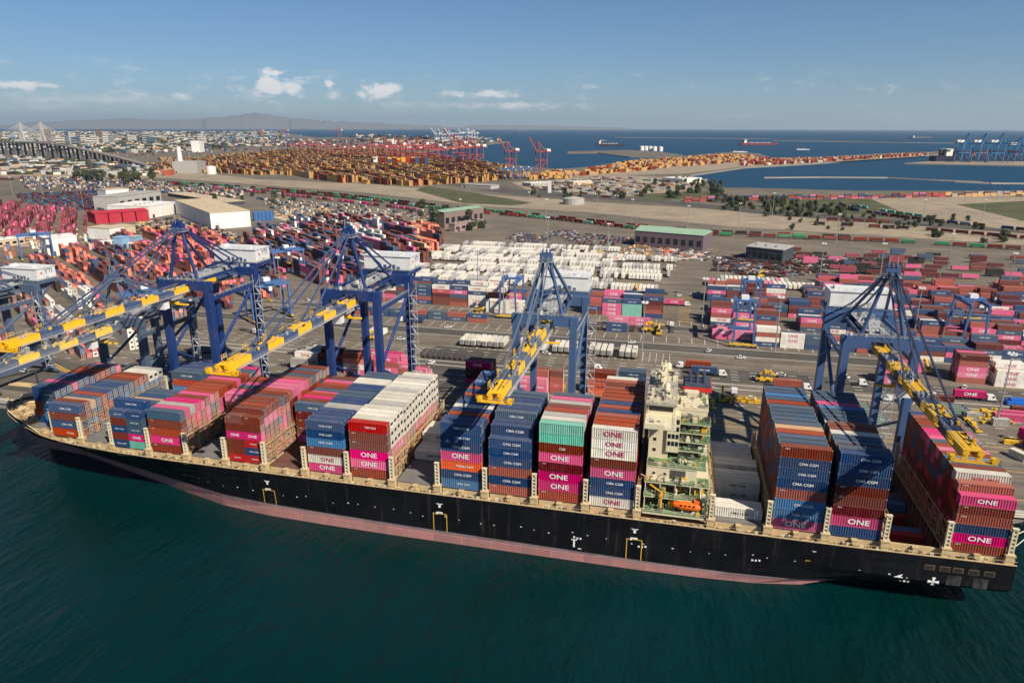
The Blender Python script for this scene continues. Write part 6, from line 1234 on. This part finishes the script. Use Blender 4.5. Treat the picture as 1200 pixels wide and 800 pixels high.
for i, (u, v, vt) in enumerate(((15, 168, 156), (255, 165, 158), (270, 165, 158), (285, 164, 157), (300, 164, 157), (318, 164, 156), (336, 163, 156), (350, 163, 157), (305, 160, 150), (334, 160, 150), (396, 161, 149))): far_crane(u, v, vt, [cr_bl, cr_red][i > 7], 'small hazy crane among the inner harbour quays', 'small hazy inner harbour cranes')
# islands, breakwaters
b = MB(); b.prism([(p.x, p.y) for p in shore([(1060, 192.5), (1300, 197), (1300, 191.5), (1200, 190.6), (1090, 190.2)])], -3, 4, 0, 1); b.build('crane_island', [rock_m, tan_m], kind='structure')
b = MB(); b.prism([(p.x, p.y) for p in shore([(738, 184.5), (800, 185.5), (800, 182), (770, 178.5), (735, 176.5), (700, 177.3), (665, 178), (665, 180), (700, 180)])], -3, 3, 0, 1); b.build('tank_island', [rock_m, land_m], kind='structure')
def dike(name, pts, w, h, lab):
    q = MB(); P = [G(u, v, 0) for u, v in pts]
    for a, c in zip(P, P[1:]):
        d = (c-a).normalized(); n = Vector((-d.y, d.x, 0))
        q.hexa([a-n*w-Vector((0, 0, 2)), a+n*w-Vector((0, 0, 2)), c+n*w-Vector((0, 0, 2)), c-n*w-Vector((0, 0, 2)), a-n*w*.3+Vector((0, 0, h)), a+n*w*.3+Vector((0, 0, h)), c+n*w*.3+Vector((0, 0, h)), c-n*w*.3+Vector((0, 0, h))])
    q.build(name, rock_m, None, label=lab, cat='breakwater')
dike('breakwater', [(895, 209), (960, 208.5), (1040, 209), (1100, 212), (1150, 214)], 3.5, 3, 'thin grey rock breakwater crossing the near bay')
dike('breakwater', [(1120, 213.5), (1160, 215.5), (1260, 216.5)], 8, 3, 'pale sand bar joining the near breakwater')
dike('breakwater', [(720, 161.2), (800, 162), (900, 163), (1010, 166)], 8, 4, 'faint line of outer breakwater out at sea')
dike('breakwater', [(905, 165.4), (990, 166.4), (1060, 167.5), (1150, 168.5)], 7, 4, 'second faint breakwater line beyond the spit')
for u, v in ((752, 176.5), (757, 176.5), (762, 176.8), (767, 177), (774, 177.5)):
    P = G(u, v, 3); q = MB(); q.tube((0, 0, 0), (0, 0, 22), 12, 16); q.lathe((0, 0), [(12.2, 22), (0, 25)], 16); q.build('storage_tank', whitew, None, loc=(P.x, P.y, 3), label='white round tank on the small island off the spit', cat='tank', group='tanks on the island')
P = G(510, 169, 0)
# ships in the distance
def far_ship(ul, ur, v, vdeck, vtop, hullc, label, bridge_left=True, cargo=None, boxes=False, low=None):
    a = G(ul, v, 0); c = G(ur, v, 0); d = c-a; L_ = d.length; ang = math.atan2(d.y, d.x); H = vz(a, vdeck); T_ = vz(a, vtop)
    t = thing('distant_ship', label, 'ship', (a.x, a.y, 0), ang); w = min(L_*.075, 26)
    q = MB(); pts = [(0, -w*.8), (L_*.9, -w), (L_, 0), (L_*.9, w), (0, w*.8)] if bridge_left else [(L_, -w*.8), (L_, w*.8), (L_*.1, w), (0, 0), (L_*.1, -w)]
    q.prism(pts if bridge_left else [pts[4], pts[0], pts[1], pts[2], pts[3]], -2, H, 0, 1); q.build('hull', [mat('hull_'+label.split()[0], hullc, .5, grime=.25, gscale=.02), mat('deck_'+label.split()[0], (.12, .05, .04, 1), .8)], t)
    bx = L_*.08 if bridge_left else L_*.86
    q = MB(); hl = min(L_*.07, 24); q.box(bx, bx+hl, -w*.7, w*.7, H, T_); q.box(bx-hl*.14, bx+hl*.7, -w, w, T_-2, T_-.5); q.build('bridge_house', whitew, t)
    q = MB(); q.box(bx-L_*.03, bx-L_*.005, -w*.25, w*.25, H, T_*.95); q.build('funnel', chass, t)
    q = MB()
    for i in range(4): x = L_*(.3+.15*i) if bridge_left else L_*(.7-.15*i); q.tube((x, 0, H), (x, 0, H+(T_-H)*.5), L_*.004, 6)
    q.box(L_*.2, L_*.8, -w*.1, w*.1, H, H+1.5); q.build('deck_masts', cr_w, t)
    if boxes:
        bb = [(L_*.18+i*14, (j-3)*w/4, H, 12.2, w/4.2, 2.7*fr.choice((4, 5, 6, 7)), 0, fr.choice(boxes)) for i in range(int(L_*.76/14)) for j in range(7)]; stuff_boxes('deck_cargo', bb, t)
    return t
far_ship(867, 912, 170, 167.5, 163.6, lin(110, 34, 44), 'maroon tanker with white bridge anchored off the spit')
far_ship(699, 730, 171.5, 168.5, 165, lin(34, 36, 44), 'dark tanker with white bridge lying behind the island')
far_ship(1066, 1097, 162.6, 161.2, 159.2, lin(40, 44, 56), 'grey cargo ship low on the horizon beyond the spit')
far_ship(703, 712, 166, 164.8, 163.4, lin(60, 60, 66), 'small pale coaster before the outer breakwater')
far_ship(732, 742, 152.9, 152.4, 151.2, lin(60, 64, 72), 'tiny ship on the horizon line in the haze')
far_ship(878, 890, 153.4, 152.8, 151.8, lin(62, 66, 76), 'two-masted ship low on the far horizon')
far_ship(933, 949, 175.7, 175.0, 174.2, lin(200, 204, 206), 'white flat barge lying near the spit', True)
far_ship(858, 876, 178.6, 177.8, 176.6, lin(205, 205, 205), 'cluster-decked white workboat close off the spit')
far_ship(607, 616, 153.6, 153, 152, lin(60, 64, 72), 'faint freighter below the island hills')
far_ship(1092, 1240, 189.4, 182.6, 174.5, lin(16, 26, 52), 'navy container ship moored under the cyan cranes', True, boxes=['navy', 'dark', 'navy', 'brown', 'maroon', 'rust'])
far_ship(432, 513, 197.5, 191.5, 184, lin(40, 38, 40), 'charcoal container ship moored under the red cranes', True, boxes=['maroon', 'rust', 'brown', 'slate', 'amber'])
far_ship(470, 520, 176.5, 173.5, 168, lin(140, 40, 44), 'crimson container ship alongside the outer quay', True, boxes=['rust', 'white', 'slate', 'red'])
# viaduct with piers and the cable-stayed towers behind it
viam = bmat('viaduct_concrete', (128, 122, 112)); vd = bmat('viaduct_underside', (92, 92, 96))
t = thing('viaduct_bridge', 'long concrete viaduct on dark piers rising to the cable-stayed span', 'bridge', (0, 0, 0))
line = [(2, 181, 167.5), (20, 182, 167), (38, 183, 167), (60, 185, 168.5), (80, 187, 171), (100, 189, 175), (120, 190.5, 179.5), (140, 192, 184.5), (160, 194, 190), (172, 195, 193.4)]
tops = [Vector((G(u, v).x, G(u, v).y, vz(G(u, v), vt))) for u, v, vt in line]
for i in range(len(tops)-1):
    a, c = tops[i], tops[i+1]; q = MB(); q.bar(a, c, 20, 4); q.build('deck_span', viam, t)
    for k in (0, .5):
        p = a.lerp(c, k)
        if p.z > 12: q = MB(); d = (c-a).normalized(); n = Vector((-d.y, d.x, 0)); q.bar(Vector((p.x, p.y, 4))+n*7, p+n*7, 7, 5); q.bar(Vector((p.x, p.y, 4))-n*7, p-n*7, 7, 5); q.build('pier', vd, t)
tt = thing('cable_stayed_bridge', 'pair of pale needle towers with fanned cables behind the viaduct', 'bridge', (0, 0, 0))
for u in (29, 53):
    P = G(u, 177.5); zt = vz(P, 143.5); zd = vz(P, 166.5); q = MB(); q.bar((P.x-18, P.y, 4), (P.x-4, P.y, zt*.75), 6); q.bar((P.x+18, P.y, 4), (P.x+4, P.y, zt*.75), 6); q.bar((P.x, P.y, zt*.72), (P.x, P.y, zt), 8); q.build('tower', greyr, tt)
    q = MB(); d = (G(53, 177.5)-G(29, 177.5)).normalized()
    for k in range(1, 9):
        for s in (-1, 1): e_ = Vector((P.x, P.y, zd))+d*s*k*20; q.bar((P.x, P.y, zt*(.98-.025*(8-k))), e_, .6)
    q.build('stay_cables', whitew, tt)
    q = MB(); a = Vector((P.x, P.y, zd))-d*230; c = Vector((P.x, P.y, zd))+d*230; q.bar(a, c, 24, 5); q.build('deck_span', viam, tt)
# city
cityb = []
def grey_fill(poly, n, hmin, hmax, size):
    A = [G(*p) for p in poly]; xa, xb = min(p.x for p in A), max(p.x for p in A); ya, yb = min(p.y for p in A), max(p.y for p in A); k = 0; tr = 0
    while k < n and tr < n*60:
        tr += 1; u = fr.uniform(min(p[0] for p in poly), max(p[0] for p in poly)); v = fr.uniform(min(p[1] for p in poly), max(p[1] for p in poly))
        if not inpoly(u, v, poly): continue
        p = G(u, v); D = math.hypot(p.x-CAM[0], p.y-CAM[1]); k += 1; s = fr.uniform(*size)
        cityb.append((p.x, p.y, 4, s*fr.uniform(.6, 1.6), s, fr.uniform(hmin, hmax), R(fr.choice((-38, 52, -20))), fr.choice(('white', 'grey', 'grey', 'tan', 'slate', 'dark', 'dark', 'grey', 'scrub', 'scrub', 'scrub'))))
grey_fill([(-20, 157), (340, 156.5), (330, 163), (-20, 166)], 2400, 5, 20, (15, 50))
grey_fill([(-20, 154.6), (330, 154.8), (330, 157), (-20, 157)], 900, 8, 30, (30, 90))
grey_fill([(-20, 166), (330, 163), (420, 165), (300, 172), (170, 180), (-20, 176)], 1100, 4, 12, (10, 36))
grey_fill([(400, 158), (560, 161), (590, 166), (540, 172), (430, 168)], 330, 6, 24, (20, 60))
grey_fill([(-20, 182), (120, 190), (190, 196), (180, 206), (-20, 204)], 420, 3, 9, (8, 26))
stuff_boxes('far_city', cityb, None, 'pale low buildings of the far city spread below the mountains', 'city')
tw_m = [bmat('tower_cream', (206, 200, 188)), bmat('tower_brown', (124, 108, 104)), bmat('tower_blue', (84, 104, 124)), bmat('tower_grey', (150, 152, 154))]
for i, (u, v, vt, w, mi) in enumerate(((49, 170, 151, 9, 1), (66, 170, 161, 9, 0), (78, 170, 154, 3, 2), (84, 170, 160.5, 8, 2), (95, 169, 159, 5, 0), (113, 163, 151, 6, 1), (106, 168, 160, 8, 0), (121, 168, 158, 5, 0), (127, 167, 158, 6, 3), (150, 165, 159, 8, 0), (167, 166, 157, 9, 3), (80, 167, 155, 7, 0), (172, 167, 161, 8, 2), (72, 169, 163, 12, 0), (136, 164, 159, 6, 3), (30, 170, 163, 8, 3), (232, 168, 160, 8, 0), (58, 168, 160, 5, 3))):
    P = G(u, v); P2 = G(u+w, v); wd = (P2-P).length; h = vz(P, vt)-4
    t = thing('tower_block', '%s tower block rising over the far city by the cable bridge' % ('cream', 'brown', 'blue-grey', 'grey')[mi], 'building', (P.x, P.y, 4), R(20), 'tower blocks of the far city')
    q = MB(); q.box(0, wd, 0, wd*.8, 0, h); q.build('wall', tw_m[mi], t); q = MB(); q.box(wd*.2, wd*.7, wd*.2, wd*.6, h, h*1.04); q.build('roof_plant', tw_m[3], t)
    nf = max(3, int(h/14))
    for f in range(nf): q = MB(); q.box(-.5, wd+.5, -.6, .3, h*(f+.35)/nf, h*(f+.7)/nf); q.build('window_band', glassd, t)
# ropes at the stern
rope = mat('mooring_rope', lin(206, 196, 170), .8)
for (y0, z0), (x1, y1) in (((28, 14.6), (236, 50.6)), ((31, 14.6), (238, 50.7)), ((12, 14.4), (233, 50.5)), ((6, 14.4), (232, 50.4))):
    q = MB(); pts = [Vector((201, y0, z0)).lerp(Vector((x1, y1, 4.9)), k/8)-Vector((0, 0, 1.6*math.sin(math.pi*k/8))) for k in range(9)]
    for a, c in zip(pts, pts[1:]): q.tube(a, c, .13, 6)
    q.build('mooring_rope', rope, None, label='pale mooring rope running from the stern to the quay', cat='rope', group='mooring ropes at the stern')
